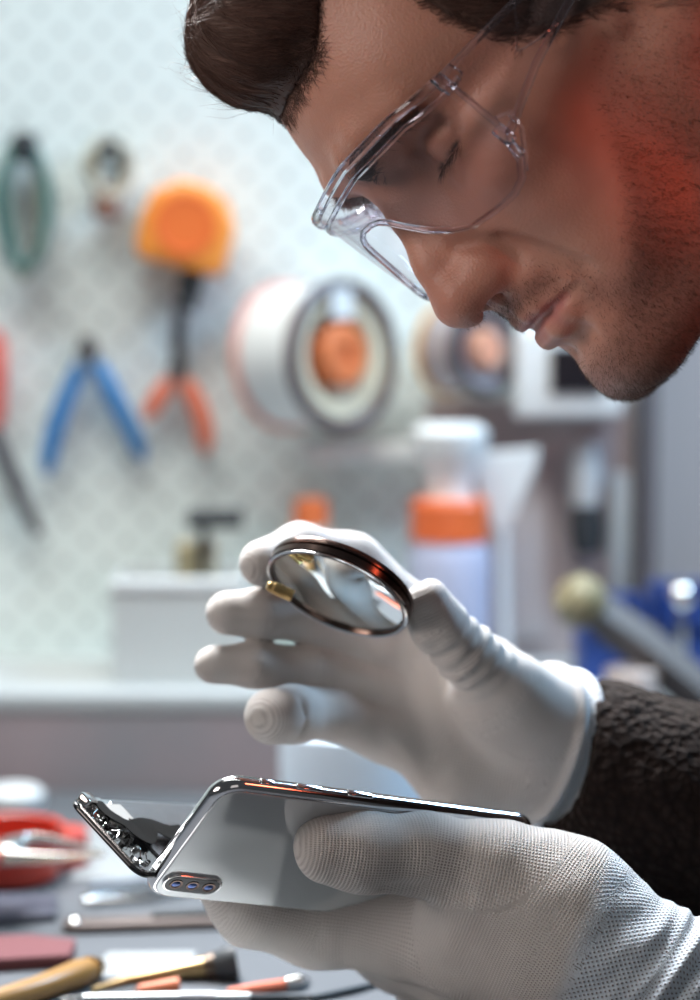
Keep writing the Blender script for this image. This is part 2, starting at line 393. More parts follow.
# ---- hair
hairm, nt, b = newmat('dark_brown_hair'); L = nt.links.new
b.inputs['Roughness'].default_value = .5; b.inputs['Specular IOR Level'].default_value = .4; b.inputs['Specular Tint'].default_value = (1, .78, .68, 1)
oi = nt.nodes.new('ShaderNodeAttribute'); oi.attribute_name = 'Col'; L(oi.outputs['Color'], b.inputs['Base Color'])
def strands(name, roots, dirs_fn, length, rad, seg, colour, parent, lift=0.0, surf=None, curl=0.0, material=None, wild=.0):
    """hair strands: three sided tapering tubes that follow a direction field over a surface; all in head millimetres"""
    n = len(roots); P = roots.copy(); pts = [P.copy()]; ln = length*(.6+.7*RNG.random(n)); jit = RNG.normal(0, 1, (n, 3))
    D = None
    for k in range(seg):
        D0 = dirs_fn(P) + jit*curl
        if surf is not None:
            d, g = f_grad(surf, P, .5); D0 = D0 - g*(D0*g).sum(1, keepdims=True); D0 /= np.linalg.norm(D0, axis=1, keepdims=True)+1e-9
            h = lift*(k/seg); step = D0*(ln/seg)[:, None]; P = P + step
            d2 = surf(P.astype(np.float32)); P = P - g*((d2 - h*(1+wild*jit[:, 0]))*.8)[:, None]
        else:
            D0 /= np.linalg.norm(D0, axis=1, keepdims=True)+1e-9; P = P + D0*(ln/seg)[:, None]
        pts.append(P.copy())
    S = np.stack(pts, 1); T = np.gradient(S, axis=1); T /= np.linalg.norm(T, axis=2, keepdims=True)+1e-9
    ref = np.array([.3, .9, .2]); A = np.cross(T, ref); A /= np.linalg.norm(A, axis=2, keepdims=True)+1e-9; B = np.cross(T, A)
    k = S.shape[1]; w = rad*(1-.85*(np.arange(k)/(k-1))**1.6)[None, :, None]
    R3 = np.stack([S + w*(A*math.cos(a)+B*math.sin(a)) for a in (0, 2.094, 4.189)], 2)      # n,k,3,3
    V = R3.reshape(-1, 3); i = np.arange(n)[:, None, None]*k*3 + np.arange(k-1)[None, :, None]*3; j = np.arange(3)[None, None, :]; j2 = (j+1) % 3
    F = np.stack([i+j, i+j2, i+3+j2, i+3+j], -1).reshape(-1, 4)
    C = np.repeat(colour(n), k*3, axis=0)
    o = mesh_np(name, H2W(V), F, material or hairm, parent); set_col(o, C)
    return o
hv, hf = surface_net(f_hair, (-130, -80, -32), (20, 84, 140), 1.7, 2)
hair = mesh_np('hair', H2W(hv), hf, hairm, person); set_col(hair, np.tile([.065, .038, .031], (len(hv), 1)))
def hair_dir(P):
    t = sstep(38, 60, P[:, 2])[:, None]
    up = np.stack([.62+0*P[:, 0], .12*np.sin(P[:, 1]*.3), .78+0*P[:, 0]], 1); bk = np.array([-.75, 0, -.62])
    back = sstep(88, 104, P[:, 2])[:, None]; up = up*(1-back) + np.array([-.9, 0, .3])*back
    return up*t + bk*(1-t)
def hcol(n):
    v = (.7+.9*RNG.random(n)**2)[:, None]; return np.array([.125, .070, .056])*v
sel = hv[(hv[:, 1] > -52) & (hv[:, 0] > -100)]
quiff = sel[(sel[:, 2] > 45)]; r = quiff[RNG.integers(0, len(quiff), 12000)] + RNG.normal(0, .6, (12000, 3))
strands('hair_strands', r, hair_dir, 26, .15, 7, hcol, person, lift=.5, surf=f_hair, curl=.10, wild=1.6)
fly = quiff[(quiff[:, 0] > -25)]; r = fly[RNG.integers(0, len(fly), 500)]
strands('hair_strands', r, hair_dir, 20, .09, 8, hcol, person, lift=2.2, surf=f_hair, curl=.35, wild=2.0)
side = sel[(sel[:, 2] < 62) & (sel[:, 1] > 20)]; r = side[RNG.integers(0, len(side), 9000)] + RNG.normal(0, .6, (9000, 3))
strands('hair_strands', r, hair_dir, 9, .11, 3, hcol, person, lift=1.6, surf=f_hair, curl=.3, wild=.6)
# short hairs along the hair line
hm = hair_mask(V); edge = V[(hm > -3.0) & (hm < 3) & (V[:, 1] > -10)]
r = edge[RNG.integers(0, len(edge), 5000)] + RNG.normal(0, .6, (5000, 3))
strands('hair_strands', r, hair_dir, 6, .08, 3, hcol, person, lift=1.0, surf=f_head, curl=.3, wild=.5)
# ---- beard stubble
bmk = beard_mask(V)*(V[:, 1] > -30)*(V[:, 2] > -160); p = bmk/bmk.sum(); ii = RNG.choice(len(V), 42000, p=p)
r = V[ii] + RNG.normal(0, .7, (42000, 3)); d, g = f_grad(f_head, r, .4); r -= g*(d+.2)[:, None]
def bcol(n):
    v = RNG.random(n)[:, None]; return np.array([.05, .028, .018])*(1-v*.5) + np.array([.16, .075, .035])*v*.5
G = g.copy()
def bdir(P): return G*.75 + np.array([-.25, 0, -.75])
strands('beard_stubble', r, bdir, 1.9, .06, 2, bcol, person, curl=.28)
# ---- eyebrows and lashes
for sgn in (1, -1):
    t = RNG.random(1900); cx = np.interp(t, [0, .4, 1], [3.5, 0.5, -19]); cy = np.interp(t, [0, .4, 1], [10, 25, 44]); cz = np.interp(t, [0, .5, 1], [4.5, 7.5, 4.5])
    r = np.stack([cx, cy, cz + RNG.normal(0, 2.6, 1900)*(1.15-t*.7)], 1); d, g = f_grad(f_head, r, .4); r -= g*d[:, None]; d, g = f_grad(f_head, r, .4); r -= g*d[:, None]
    r[:, 1] *= sgn; GG = g*np.array([1, sgn, 1])
    strands('eyebrow', r, lambda P: GG*.35 + np.array([-.35, sgn*.8, .25]), 7.5, .15, 3, hcol, person, curl=.2)
    t = np.linspace(-1, 1, 70); r = np.stack([-16.8-5.2*np.abs(t)**2-2*t, 33.5+11*t, -14.6+.9*np.abs(t)], 1); r[:, 1] *= sgn
    strands('eyelashes', r, lambda P: np.array([.75, 0, -.45]) + (P-np.array([-29, 33.5*sgn, -13]))*.012, 7, .09, 3, hcol, person, curl=.12)

# ------------------------------------------------------------------ safety glasses
clear = thinglass('clear_lens_plastic', (.95, .935, .95), .6); rimg = glassmat('clear_frame_plastic', (.97, .97, 1), .02, 1.49)
LX = lambda y: -22 + 37.5*np.maximum(1-(np.abs(y)/71.5)**1.7, 0)**.62
ZT = lambda y: np.interp(np.abs(y), [0, 30, 60, 71.5], [11.5, 12, 8, 4])
ZBT = lambda y: np.interp(np.abs(y), [0, 8, 14, 18, 23, 28, 36, 45, 56, 64, 68, 70.5, 71.5], [-6, -7, -9, -12.5, -19, -25, -32, -37.5, -40.5, -42, -40.5, -36, -28])
glasses = thing('safety_glasses', 'clear wraparound plastic safety glasses worn on the man\'s face', 'safety glasses', H2W([(0, 0, 0)])[0])
ys = 71.5*np.sin(np.linspace(-1, 1, 111)*math.pi/2)
def sheet(rows, th):
    """rows (n,m,3) of head millimetres; a sheet of real thickness th"""
    n, m, _ = rows.shape; du = np.gradient(rows, axis=0); dv = np.gradient(rows, axis=1); N = np.cross(du, dv); N /= np.linalg.norm(N, axis=2, keepdims=True)+1e-9
    A = (rows+N*th/2).reshape(-1, 3); B = (rows-N*th/2).reshape(-1, 3); V = np.concatenate([A, B]); o = n*m; F = []
    for i in range(n-1):
        for j in range(m-1):
            a = i*m+j; F += [(a, a+1, a+m+1, a+m), (o+a+m, o+a+m+1, o+a+1, o+a)]
    E = [(i*m, (i+1)*m) for i in range(n-1)] + [((i+1)*m+m-1, i*m+m-1) for i in range(n-1)] + [(j+1, j) for j in range(m-1)] + [((n-1)*m+j, (n-1)*m+j+1) for j in range(m-1)]
    F += [(a, b_, b_+o, a+o) for a, b_ in E]
    return V, F
def lens_x(y, z): return LX(y) - (11-z)*(.02+.15*np.exp(-(y/40)**2)) - .0008*(z+15)**2
rows = np.array([[(lens_x(y, z), y, z) for z in np.linspace(ZT(y), ZBT(y), 16)] for y in ys])
v, f = sheet(rows, 1.8); mesh_np('lens', H2W(v), f, clear, glasses).data.set_sharp_from_angle(angle=.7)
g = MB(); top = [(lens_x(y, ZT(y))+1.2, y, ZT(y)+.5) for y in ys]
g.tube(H2W(top), .0020, 10); top2 = [(lens_x(y, ZT(y)-5)+1.3, y*.995, ZT(y)-5.0) for y in ys]; g.tube(H2W(top2), .0011, 8)
g.build('brow_bar', rimg, glasses)
g = MB(); g.tube(H2W([(lens_x(y, ZBT(y)), y, ZBT(y)) for y in ys]), .0013, 8)
g.build('lower_rim', rimg, glasses)
for s in (1, -1):
    g = MB(); M0 = lambda p: frame(H2W([p])[0], HS, HU)
    g.box(M0((-22.5, 71.5*s, 3)), (.0062, .0050, .0030), .0009); g.box(M0((-24, 72*s, -.8)), (.0030, .0075, .0026), .0007)
    g.tube(H2W([(-22, 72*s, 5), (-29, 73*s, 4.5), (-30, 73*s, -.5), (-25, 72.5*s, -1.5)]), .0006, 6)
    g.build('hinge', rimg, glasses)
    g = MB(); g.box(M0((-22.5, 71.8*s, -26)), (.0085, .0046, .0034), .001); g.box(M0((-21, 72.2*s, -32.5)), (.0060, .0032, .0028), .0008)
    g.tube(H2W([(-25, 73*s, -20), (-29.5, 73.5*s, -22), (-28, 73.5*s, -29), (-22, 72*s, -36), (-18, 71*s, -40)]), .0009, 6)
    g.build('hinge', rimg, glasses)
    tx = np.linspace(-24, -112, 22); u = np.interp(tx, [-112, -80, -55, -24], [-3, 0, 2.5, 4.2]); l = np.interp(tx, [-112, -82, -50, -24], [-9, -11, -18, -27]); yy = np.interp(tx, [-112, -80, -24], [82, 79, 72])*s
    rows = np.array([[(a, y, z) for z in np.linspace(uu, ll, 6)] for a, y, uu, ll in zip(tx, yy, u, l)])
    T = MB(); v, f = sheet(rows, 1.4); T.add(H2W(v), f); T.build('temple', clear, glasses)
    g = MB(); g.tube(H2W(rows[:, 0]), .0013, 8); g.tube(H2W(rows[:, -1]), .0015, 8); g.tube(H2W(rows[0]), .0011, 8)
    a = spline([rows[9, 0], rows[8, 2]+np.array([3, 0, 0]), rows[6, 3], rows[8, 4]+np.array([2, 0, 0]), rows[10, 5]], 6); g.tube(H2W(a), .0004, 6)
    g.build('temple_rail', rimg, glasses)
# ------------------------------------------------------------------ gloved hands, sweater (millimetres in a frame of right, up, away)
KO = W(350, 500, .90); KM = np.stack([RT, UP, FW])
def K(px, py, d): return (W(px, py, d) - KO) @ KM.T * 1000
def K2W(P): return KO + (np.asarray(P, float) @ KM)*.001
def rp(r, d): return r*d/2.38
def kc(P, J, k=None):
    """chain of joints (px, py, depth, radius in px)"""
    return chain(P, [K(*j[:3]) for j in J], [rp(j[3], j[2]) for j in J], k)
def kell(P, c, r, deg=0, tilt=0):
    R = np.array(Matrix.Rotation(math.radians(-deg), 3, 'Z')) @ np.array(Matrix.Rotation(math.radians(tilt), 3, 'X'))
    return ell(P, K(*c), [rp(v, c[2]) for v in r], R)
def knit_uv(V, chains):
    """knit coordinates in mm: along the nearest finger or palm axis, and round it"""
    best = np.full(len(V), 1e9); out = np.zeros((len(V), 3))
    for ci, J in enumerate(chains):
        u0 = 0; Rm = np.mean([rp(j[3], j[2]) for j in J])
        for i in range(len(J)-1):
            a = K(*J[i][:3]); b = K(*J[i+1][:3]); ra, rb = rp(J[i][3], J[i][2]), rp(J[i+1][3], J[i+1][2])
            d = rc(V, a, b, ra, rb); m = d < best; best[m] = d[m]
            t = unit(b-a); e = unit(np.array([0, 0, -1.0]) + t*t[2]); w = np.cross(t, e); q = V-a; L_ = np.linalg.norm(b-a)
            ang = np.arctan2(q @ w, q @ e); out[m, 0] = (u0 + (q @ t)*np.sign(t[0]))[m] + 3.7*ci if t[0] > 0 else (u0 - (q @ t))[m]
            out[m, 1] = (ang*Rm)[m]; u0 += L_
    return out
def knit_material(name, base, hole, su, sv, bump, col_amt, cuff_base=None):
    m, nt, b = newmat(name); N = nt.nodes.new; L = nt.links.new
    at = N('ShaderNodeAttribute'); at.attribute_name = 'knit'; sp = N('ShaderNodeSeparateXYZ')
    nz = N('ShaderNodeTexNoise'); nz.inputs['Scale'].default_value = .06; nz.inputs['Detail'].default_value = 3
    wv = N('ShaderNodeVectorMath'); wv.operation = 'MULTIPLY_ADD'; wv.inputs[1].default_value = (.9, .9, 0)
    L(at.outputs['Vector'], nz.inputs['Vector']); L(nz.outputs['Color'], wv.inputs[0]); L(at.outputs['Vector'], wv.inputs[2]); L(wv.outputs[0], sp.inputs[0])
    def wave(sock, per, ph=0):
        k = N('ShaderNodeMath'); k.operation = 'MULTIPLY_ADD'; k.inputs[1].default_value = 2*math.pi/per; k.inputs[2].default_value = ph; L(sock, k.inputs[0])
        s = N('ShaderNodeMath'); s.operation = 'SINE'; L(k.outputs[0], s.inputs[0]); return s.outputs[0]
    def comb(op, a, b_):
        k = N('ShaderNodeMath'); k.operation = op
        for i, v in enumerate((a, b_)):
            if isinstance(v, (int, float)): k.inputs[i].default_value = v
            else: L(v, k.inputs[i])
        return k.outputs[0]
    def pattern(su, sv):
        # offset courses: sin(u) rows whose stitches shift by half from row to row
        return comb('MULTIPLY', comb('ADD', wave(sp.outputs[0], su), 1), comb('ADD', wave(sp.outputs[1], sv), 1))
    fine = pattern(su, sv)
    diag = comb('ADD', comb('MULTIPLY', sp.outputs[0], .8), sp.outputs[1]); dia2 = comb('SUBTRACT', comb('MULTIPLY', sp.outputs[0], .8), sp.outputs[1])
    coarse = comb('MULTIPLY', comb('ADD', wave(diag, 1.9), 1), comb('ADD', wave(dia2, 1.9), 1))
    cu = N('ShaderNodeAttribute'); cu.attribute_name = 'Col'; cs = N('ShaderNodeSeparateColor'); L(cu.outputs['Color'], cs.inputs[0])
    mxh = N('ShaderNodeMix'); L(cs.outputs[0], mxh.inputs[0]); L(fine, mxh.inputs[2]); L(coarse, mxh.inputs[3])
    h = mxh.outputs[0]                                    # 0..4, high = hole between the stitches
    bp = N('ShaderNodeBump'); bp.inputs['Strength'].default_value = bump; bp.inputs['Distance'].default_value = -.0004; L(h, bp.inputs['Height']); L(bp.outputs['Normal'], b.inputs['Normal'])
    # patches where the knit is stretched open
    n2 = N('ShaderNodeTexNoise'); n2.inputs['Scale'].default_value = .035; L(at.outputs['Vector'], n2.inputs['Vector'])
    r2 = N('ShaderNodeMapRange'); r2.inputs[1].default_value = .42; r2.inputs[2].default_value = .62; r2.inputs[3].default_value = .35; L(n2.outputs['Fac'], r2.inputs[0])
    rg = N('ShaderNodeMapRange'); rg.inputs[1].default_value = 1.6; rg.inputs[2].default_value = 3.6; L(h, rg.inputs[0])
    am = comb('MULTIPLY', comb('MULTIPLY', rg.outputs[0], r2.outputs[0]), col_amt)
    cm = N('ShaderNodeMix'); cm.data_type = 'RGBA'; L(am, cm.inputs[0]); cm.inputs[6].default_value = (*base, 1); cm.inputs[7].default_value = (*hole, 1)
    c2 = N('ShaderNodeMix'); c2.data_type = 'RGBA'; L(cs.outputs[0], c2.inputs[0]); L(cm.outputs[2], c2.inputs[6])
    c3 = N('ShaderNodeMix'); c3.data_type = 'RGBA'; L(rg.outputs[0], c3.inputs[0]); c3.inputs[6].default_value = (*(cuff_base or base), 1); c3.inputs[7].default_value = (*hole, 1); L(c3.outputs[2], c2.inputs[7])
    L(c2.outputs[2], b.inputs['Base Color'])
    b.inputs['Roughness'].default_value = .85; b.inputs['Specular IOR Level'].default_value = .25; b.inputs['Sheen Weight'].default_value = .25
    b.inputs['Subsurface Weight'].default_value = .12; b.inputs['Subsurface Radius'].default_value = (.003, .002, .0015); b.inputs['Subsurface Scale'].default_value = .5
    return m
glove_w = knit_material('white_knit_glove', (.60, .56, .53), (.12, .09, .08), 1.3, 1.0, .4, .85, (.56, .63, .70))  # bluer cuff colour has the cool light put into it
# ---- his left hand, near the camera, thumb over the back of the phone and the fingers behind it
LH = [[(327, 849, .893, 34), (362, 852, .897, 37), (425, 854, .904, 39), (500, 870, .905, 46), (560, 905, .905, 60)],
      [(206, 885, .938, 14), (250, 903, .950, 38), (318, 915, .962, 48), (400, 928, .955, 46), (480, 945, .930, 58), (560, 965, .912, 70)],
      [(500, 902, .915, 60), (585, 954, .905, 80), (650, 994, .90, 80), (730, 1042, .89, 84)]]
LH2 = [[(345, 930, .990, 28), (400, 948, .985, 40), (480, 972, .955, 50), (570, 990, .93, 66)],
       [(425, 1000, .995, 30), (470, 1020, .980, 44), (520, 1020, .955, 52), (600, 1020, .93, 66)],
       [(480, 1075, .985, 28), (520, 1080, .975, 38), (600, 1060, .93, 60)]]
def f_lh(P):
    th = kc(P, LH[0], 8); ix = kc(P, LH[1], 10)
    d = smin(th, ix, 5)
    d = smin(d, kc(P, LH[2], 14), 14)
    d = smin(d, kc(P, [(455, 902, .925, 26), (560, 900, .908, 60)], 8), 14)
    mid, rg, lt = [kc(P, J, 10) for J in LH2]
    d = smin(d, mid, 6); d = smin(d, smin(rg, lt, 5), 6)
    d = smax(d, -kc(P, [(385, 886, .892, 3.5), (430, 892, .889, 3), (465, 896, .888, 1)]), 6)
    a = K(648, 955, .90); t = unit(K(700, 1000, .90)-K(600, 920, .905)); u = (P-a.astype(P.dtype)) @ t.astype(P.dtype)
    w = .8*np.sin(u*.85+vnoise(P, .05, 4))*sstep(-14, 4, u)
    roll = 3.0*np.exp(-((u-8)/2.6)**2) - 2.2*np.exp(-((u-13.5)/2.4)**2) + 3.0*np.exp(-((u-19)/3.0)**2)
    long_ = np.sin(P[..., 0]*.20 - P[..., 1]*.42 + 1.5*vnoise(P, .03, 41))*.55*sstep(-30, -6, u)*sstep(12, 2, u)
    d = d - (w+roll)*.75 - long_ - .35*vnoise(P, .11, 9) - .6*vnoise(P, .045, 11)
    cut = (P-K(722, 985, .90).astype(P.dtype)) @ t.astype(P.dtype)
    return smax(d, cut, 2)
lo = np.array([K(190, 1110, .95)[0]-5, K(190, 1150, .95)[1], -50]); hi = np.array([K(780, 800, .95)[0], K(300, 790, .95)[1], 125])
V, Fq = surface_net(f_lh, lo, hi, 1.3, 2)
gl = mesh_np('glove', K2W(V), Fq, glove_w, person)
set_vec(gl, knit_uv(V, [LH[0][:4], LH[1][:4], LH[2]]+[J[:3] for J in LH2]), 'knit')
a = K(583, 905, .89); t = unit(K(665, 950, .90)-K(583, 905, .89)); cu = sstep(-3, 6, (V-a) @ t + 4*np.sin((V[:, 1])*.07))
set_col(gl, np.stack([cu, cu, cu], 1)); gl['label'] = 'near glove with the thumb on the phone'
# ---- his right hand, holding the loupe between thumb and forefinger, palm to the camera
RH = [[(272, 717, .948, 28), (292, 714, .962, 28), (330, 712, .985, 26), (398, 735, 1.003, 33)],
      [(214, 665, .968, 20), (255, 665, .972, 21.5), (310, 669, .983, 22.5), (395, 690, 1.003, 31)],
      [(228, 613, .970, 22.5), (262, 613, .974, 23.5), (315, 618, .984, 25), (400, 652, 1.003, 33)],
      [(263, 563, .966, 24), (300, 551, .980, 26), (350, 560, .995, 27), (420, 625, 1.005, 35)],
      [(427, 602, .948, 23), (440, 625, .952, 26), (466, 654, .960, 29), (508, 690, .972, 36), (555, 728, .990, 50)],
      [(400, 690, 1.005, 50), (470, 730, 1.005, 62), (545, 745, 1.0, 66), (640, 780, 1.0, 62)]]
def f_rh(P):
    little, ring, middle, index = [kc(P, J, 5) for J in RH[:4]]
    d = smin(smin(little, ring, 1.5), smin(middle, index, 1.5), 1.5)
    palm = kc(P, [(405, 645, 1.005, 34), (470, 690, 1.005, 54), (545, 735, 1.0, 60), (640, 780, 1.0, 56)], 10)
    palm = smin(palm, kc(P, [(400, 690, 1.005, 34), (470, 730, 1.005, 56), (545, 745, 1.0, 62)], 10), 10)
    palm = smin(palm, kc(P, [(398, 732, 1.005, 32), (460, 768, 1.0, 42), (540, 762, 1.0, 56)], 10), 10)
    d = smin(d, palm, 6)
    th = kc(P, RH[4], 6)
    th = smin(th, kell(P, (505, 712, .978), (62, 42, 34), -40), 10)
    d = smin(d, th, 7)
    ax = K(466, 654, .960); t = unit(K(508, 690, .972)-K(427, 602, .948)); u = (P-ax.astype(P.dtype)) @ t.astype(P.dtype)
    near = sstep(26, 12, np.sqrt(((P-ax.astype(P.dtype))**2).sum(-1)))
    d = d - near*.6*np.sin(u*.95+.06*P[..., 1]+1.2*vnoise(P, .09, 8))
    a = K(548, 738, 1.0); t2 = unit(np.array([.88, -.22, .36])); u2 = (P-a.astype(P.dtype)) @ t2.astype(P.dtype)
    d = d - 2.4*np.exp(-((u2+2)/2.6)**2) + 1.8*np.exp(-((u2-2.5)/2.2)**2) - 3.2*np.exp(-((u2-7)/3.2)**2)
    for c, r in (((283, 616, .945), 22), ((262, 664, .945), 20), ((302, 716, .95), 22)):
        d = smax(d, -rc(P, K(c[0]+1, c[1]-r, c[2]), K(c[0]-1, c[1]+r, c[2]), 1.2, 1.2), 3)
    d = d - .5*vnoise(P, .06, 21) - .9*np.sin(P[..., 0]*.33 + P[..., 1]*.12)*np.exp(-((P[..., 0]-K(405, 0, .98)[0])/20)**2)
    cut = (P-K(585, 752, 1.0).astype(P.dtype)) @ t2.astype(P.dtype)
    return smax(d, cut, 2)
lo = np.array([K(180, 0, .96)[0], K(0, 850, 1.0)[1], 15]); hi = np.array([K(640, 0, 1.02)[0], K(0, 520, 1.0)[1], 150])
V, Fq = surface_net(f_rh, lo, hi, 1.4, 2)
gr = mesh_np('glove', K2W(V), Fq, glove_w, person)
set_vec(gr, knit_uv(V, RH), 'knit'); a = K(545, 738, 1.0); t = unit(np.array([.88, -.22, .36])); cu = .6*sstep(-4, 2, (V-a) @ t); set_col(gr, np.stack([cu]*3, 1))
gr['label'] = 'far glove holding the loupe'
# ---- sweater: two sleeves and the torso out of the frame
def f_sw(P):
    r = kc(P, [(606, 772, 1.0, 92), (675, 815, 1.0, 102), (800, 880, 1.0, 125), (1150, 1050, 1.05, 150)], 20)
    b_ = np.sin(P[..., 0]*.55+np.sin(P[..., 1]*.35))*np.sin(P[..., 1]*.5+P[..., 2]*.5); nz = .8*b_ + 1.4*vnoise(P, .035, 31) + .6*vnoise(P, .12, 32)
    r = smax(r-nz, -((P-K(551, 742, 1.0).astype(P.dtype)) @ unit(np.array([.88, -.22, .36])).astype(P.dtype)), 3)
    l = kc(P, [(752, 1015, .892, 92), (800, 1040, .89, 112), (1180, 1180, .84, 150)], 20)
    arms = smin(r, l-nz, 4)
    arms = smin(arms, kc(P, [(1150, 1050, 1.05, 150), (1130, 500, 1.12, 160), (1120, 330, 1.05, 165)], 20), 30)
    arms = smin(arms, kc(P, [(1180, 1180, .84, 150), (1180, 600, .78, 150), (1130, 380, .82, 150)], 20), 30)
    tor = kc(P, [(1080, 380, .95, 210), (1180, 700, .95, 300), (1230, 1500, .97, 300)], 40)
    d = smin(arms, tor, 40)
    # collar opening round the neck
    nk = rc(P, (H2W([(-120, 0, -130)])[0]-KO) @ KM.T*1000, (H2W([(-170, 0, -215)])[0]-KO) @ KM.T*1000, 56, 66)
    d = smin(d, nk-7, 14)
    d = smax(d, -(nk-1.5), 3)
    col = ((H2W([(-128, 0, -150)])[0]-KO) @ KM.T*1000).astype(P.dtype); nd = (HM[2]*-1.0 @ KM.T).astype(P.dtype)
    near = sstep(110, 80, np.sqrt(((P-col)**2).sum(-1)))
    d = np.where(near > 0, smax(d, -((P-col) @ nd)*1.0, 4), d)
    # sleeves open at the gloves
    d = smax(d, -(kc(P, [(545, 740, 1.0, 73), (640, 790, 1.0, 76)])), 3)
    return smax(d, -(kc(P, [(640, 955, .90, 70), (760, 1045, .89, 78)])), 3)
lo = np.array([K(560, 0, .9)[0], K(0, 1500, 1.0)[1], -260]); hi = np.array([K(1560, 0, 1.0)[0], K(0, 90, 1.0)[1], 330])
V, Fq = surface_net(f_sw, lo, hi, 3.2, 2)
swm, nt, b = newmat('brown_knit_wool'); N = nt.nodes.new; L = nt.links.new
tc = N('ShaderNodeTexCoord'); mp = N('ShaderNodeMapping'); mp.inputs['Scale'].default_value = (1, 1, 1); L(tc.outputs['Object'], mp.inputs[0])
wv = N('ShaderNodeTexVoronoi'); wv.inputs['Scale'].default_value = 260; L(mp.outputs[0], wv.inputs['Vector'])
n1 = N('ShaderNodeTexNoise'); n1.inputs['Scale'].default_value = 900; L(mp.outputs[0], n1.inputs['Vector'])
bp = N('ShaderNodeBump'); bp.inputs['Strength'].default_value = 1; bp.inputs['Distance'].default_value = .0016; L(wv.outputs['Distance'], bp.inputs['Height']); L(bp.outputs[0], b.inputs['Normal'])
cr = N('ShaderNodeMix'); cr.data_type = 'RGBA'; cr.inputs[6].default_value = (.017, .010, .008, 1); cr.inputs[7].default_value = (.005, .003, .003, 1); L(wv.outputs['Distance'], cr.inputs[0]); L(cr.outputs[2], b.inputs['Base Color'])
b.inputs['Roughness'].default_value = .95; b.inputs['Specular IOR Level'].default_value = .15; b.inputs['Sheen Weight'].default_value = .14; b.inputs['Sheen Roughness'].default_value = .5; b.inputs['Sheen Tint'].default_value = (.5, .42, .34, 1)
sw = mesh_np('sweater', K2W(V), Fq, swm, person)

# ------------------------------------------------------------------ loupe
steel = mat('polished_steel', (.62, .62, .62), .16, 1); darkrim = mat('dark_bronze_metal', (.14, .095, .08), .2, 1, vary=.3); brass = mat('worn_brass', (.62, .42, .18), .3, 1, bump=.2, vary=.25)
black = mat('black_plastic', (.015, .015, .017), .4); 
Lc = W(341, 586, .940); Ln = C2W(unit(np.array([-.37, -.80, -.47]))); Lx = C2W(unit(np.array([.914, -.405, 0])))
loupe = thing('magnifying_loupe', 'round magnifying loupe with a dark metal rim held over the phone', 'magnifying glass', Lc)
M = frame(Lc, Ln, Lx) @ Matrix.Diagonal((1, 1, .72, 1)) @ Matrix.Translation((0, 0, .002)); R_ = .0296
g = MB(); g.lathe(M, [(R_-.0022, -.0062), (R_-.001, -.0066), (R_+.0002, -.0056), (R_+.0006, -.004), (R_+.0006, -.0022), (R_-.0003, -.0018), (R_-.0003, -.0010), (R_+.0006, -.0006), (R_+.0006, .0028), (R_-.0002, .0040), (R_-.0016, .0044), (R_-.0020, .0038), (R_-.0022, .002), (R_-.0022, -.0062)], 72, cap=False)
g.build('rim', darkrim, loupe)
g = MB(); g.lathe(M, [(R_-.0012, .0043), (R_-.0006, .0046), (R_+.0003, .0041), (R_+.0002, .0036)], 72, cap=False); g.build('rim_edge_ring', steel, loupe)
g = MB(); n = 10; pr = [((R_-.0020)*i/n, .0022+.0020*(1-(i/n)**2)) for i in range(n+1)] + [((R_-.0020)*i/n, -.0014-.0022*(1-(i/n)**2)) for i in range(n, -1, -1)]
g.lathe(M, pr, 64, cap=False); g.build('lens', glassmat('loupe_glass', (.95, .99, .97), 0, 1.5), loupe, angle=60)
g = MB(); p0 = W(277, 589, .935); g.box(frame(W(283, 592, .932), Ln, Lx), (.0085, .0035, .0045), .0008); g.lathe(frame(p0, C2W(unit(np.array([-.9, .35, -.2]))), Ln), [(.0018, -.004), (.0022, -.003), (.0022, .003), (.0015, .0042), (0, .0044)], 16)
g.build('pivot_lug', brass, loupe)

# ------------------------------------------------------------------ phone
pB = W(222, 785, .8611); pA = W(134, 896, .9004); pC = W(541, 826, .9315)
ux = unit(pC-pB); uy = unit((pA-pB) - ux*((pA-pB) @ ux)); nz = np.cross(uy, ux)
if nz @ (CAM-pB) < 0: nz = -nz
PL, PW_, PT = .1436, .0709, .0077
phone_n = nz.copy(); pc = pB + ux*PL/2 + uy*PW_/2 - nz*PT/2
phone = thing('smartphone', 'silver glass backed smartphone, opened for repair, held in the near glove', 'phone', pc)
MP = Matrix(((ux[0], uy[0], nz[0], pc[0]), (ux[1], uy[1], nz[1], pc[1]), (ux[2], uy[2], nz[2], pc[2]), (0, 0, 0, 1)))
chrome = mat('polished_steel_band', (.80, .79, .80), .10, 1)
gback, nt, b = newmat('silver_glass_back'); b.inputs['Base Color'].default_value = (.66, .69, .70, 1); b.inputs['Roughness'].default_value = .05; b.inputs['Coat Weight'].default_value = 1; b.inputs['Specular IOR Level'].default_value = .8; b.inputs['Metallic'].default_value = .4
g = MB(); outer = rrect(PL, PW_, .0105, 12)
hb = PT/2
def loft(g, M, secs, capped=True):
    """secs: list of (width, height, radius, z)"""
    n = len(rrect(1, 1, .1, 12)); V = []; F = []
    for w, h, r, z in secs: V += [M @ Vector((x, y, z)) for x, y in rrect(w, h, r, 12)]
    for i in range(len(secs)-1):
        for k in range(n): l = (k+1) % n; F.append((i*n+k, i*n+l, (i+1)*n+l, (i+1)*n+k))
    if capped: F.append(tuple(range(n))[::-1]); F.append(tuple((len(secs)-1)*n+k for k in range(n)))
    g.add([tuple(v) for v in V], F)
sec = []
for a in np.linspace(-90, 90, 13):
    ca, sa = math.cos(math.radians(a)), math.sin(math.radians(a)); e = -(1-ca)*.0030
    sec.append((PL+2*e, PW_+2*e, .0105+e, sa*(hb-.0002)))
loft(g, MP, sec, False); ins = .0034
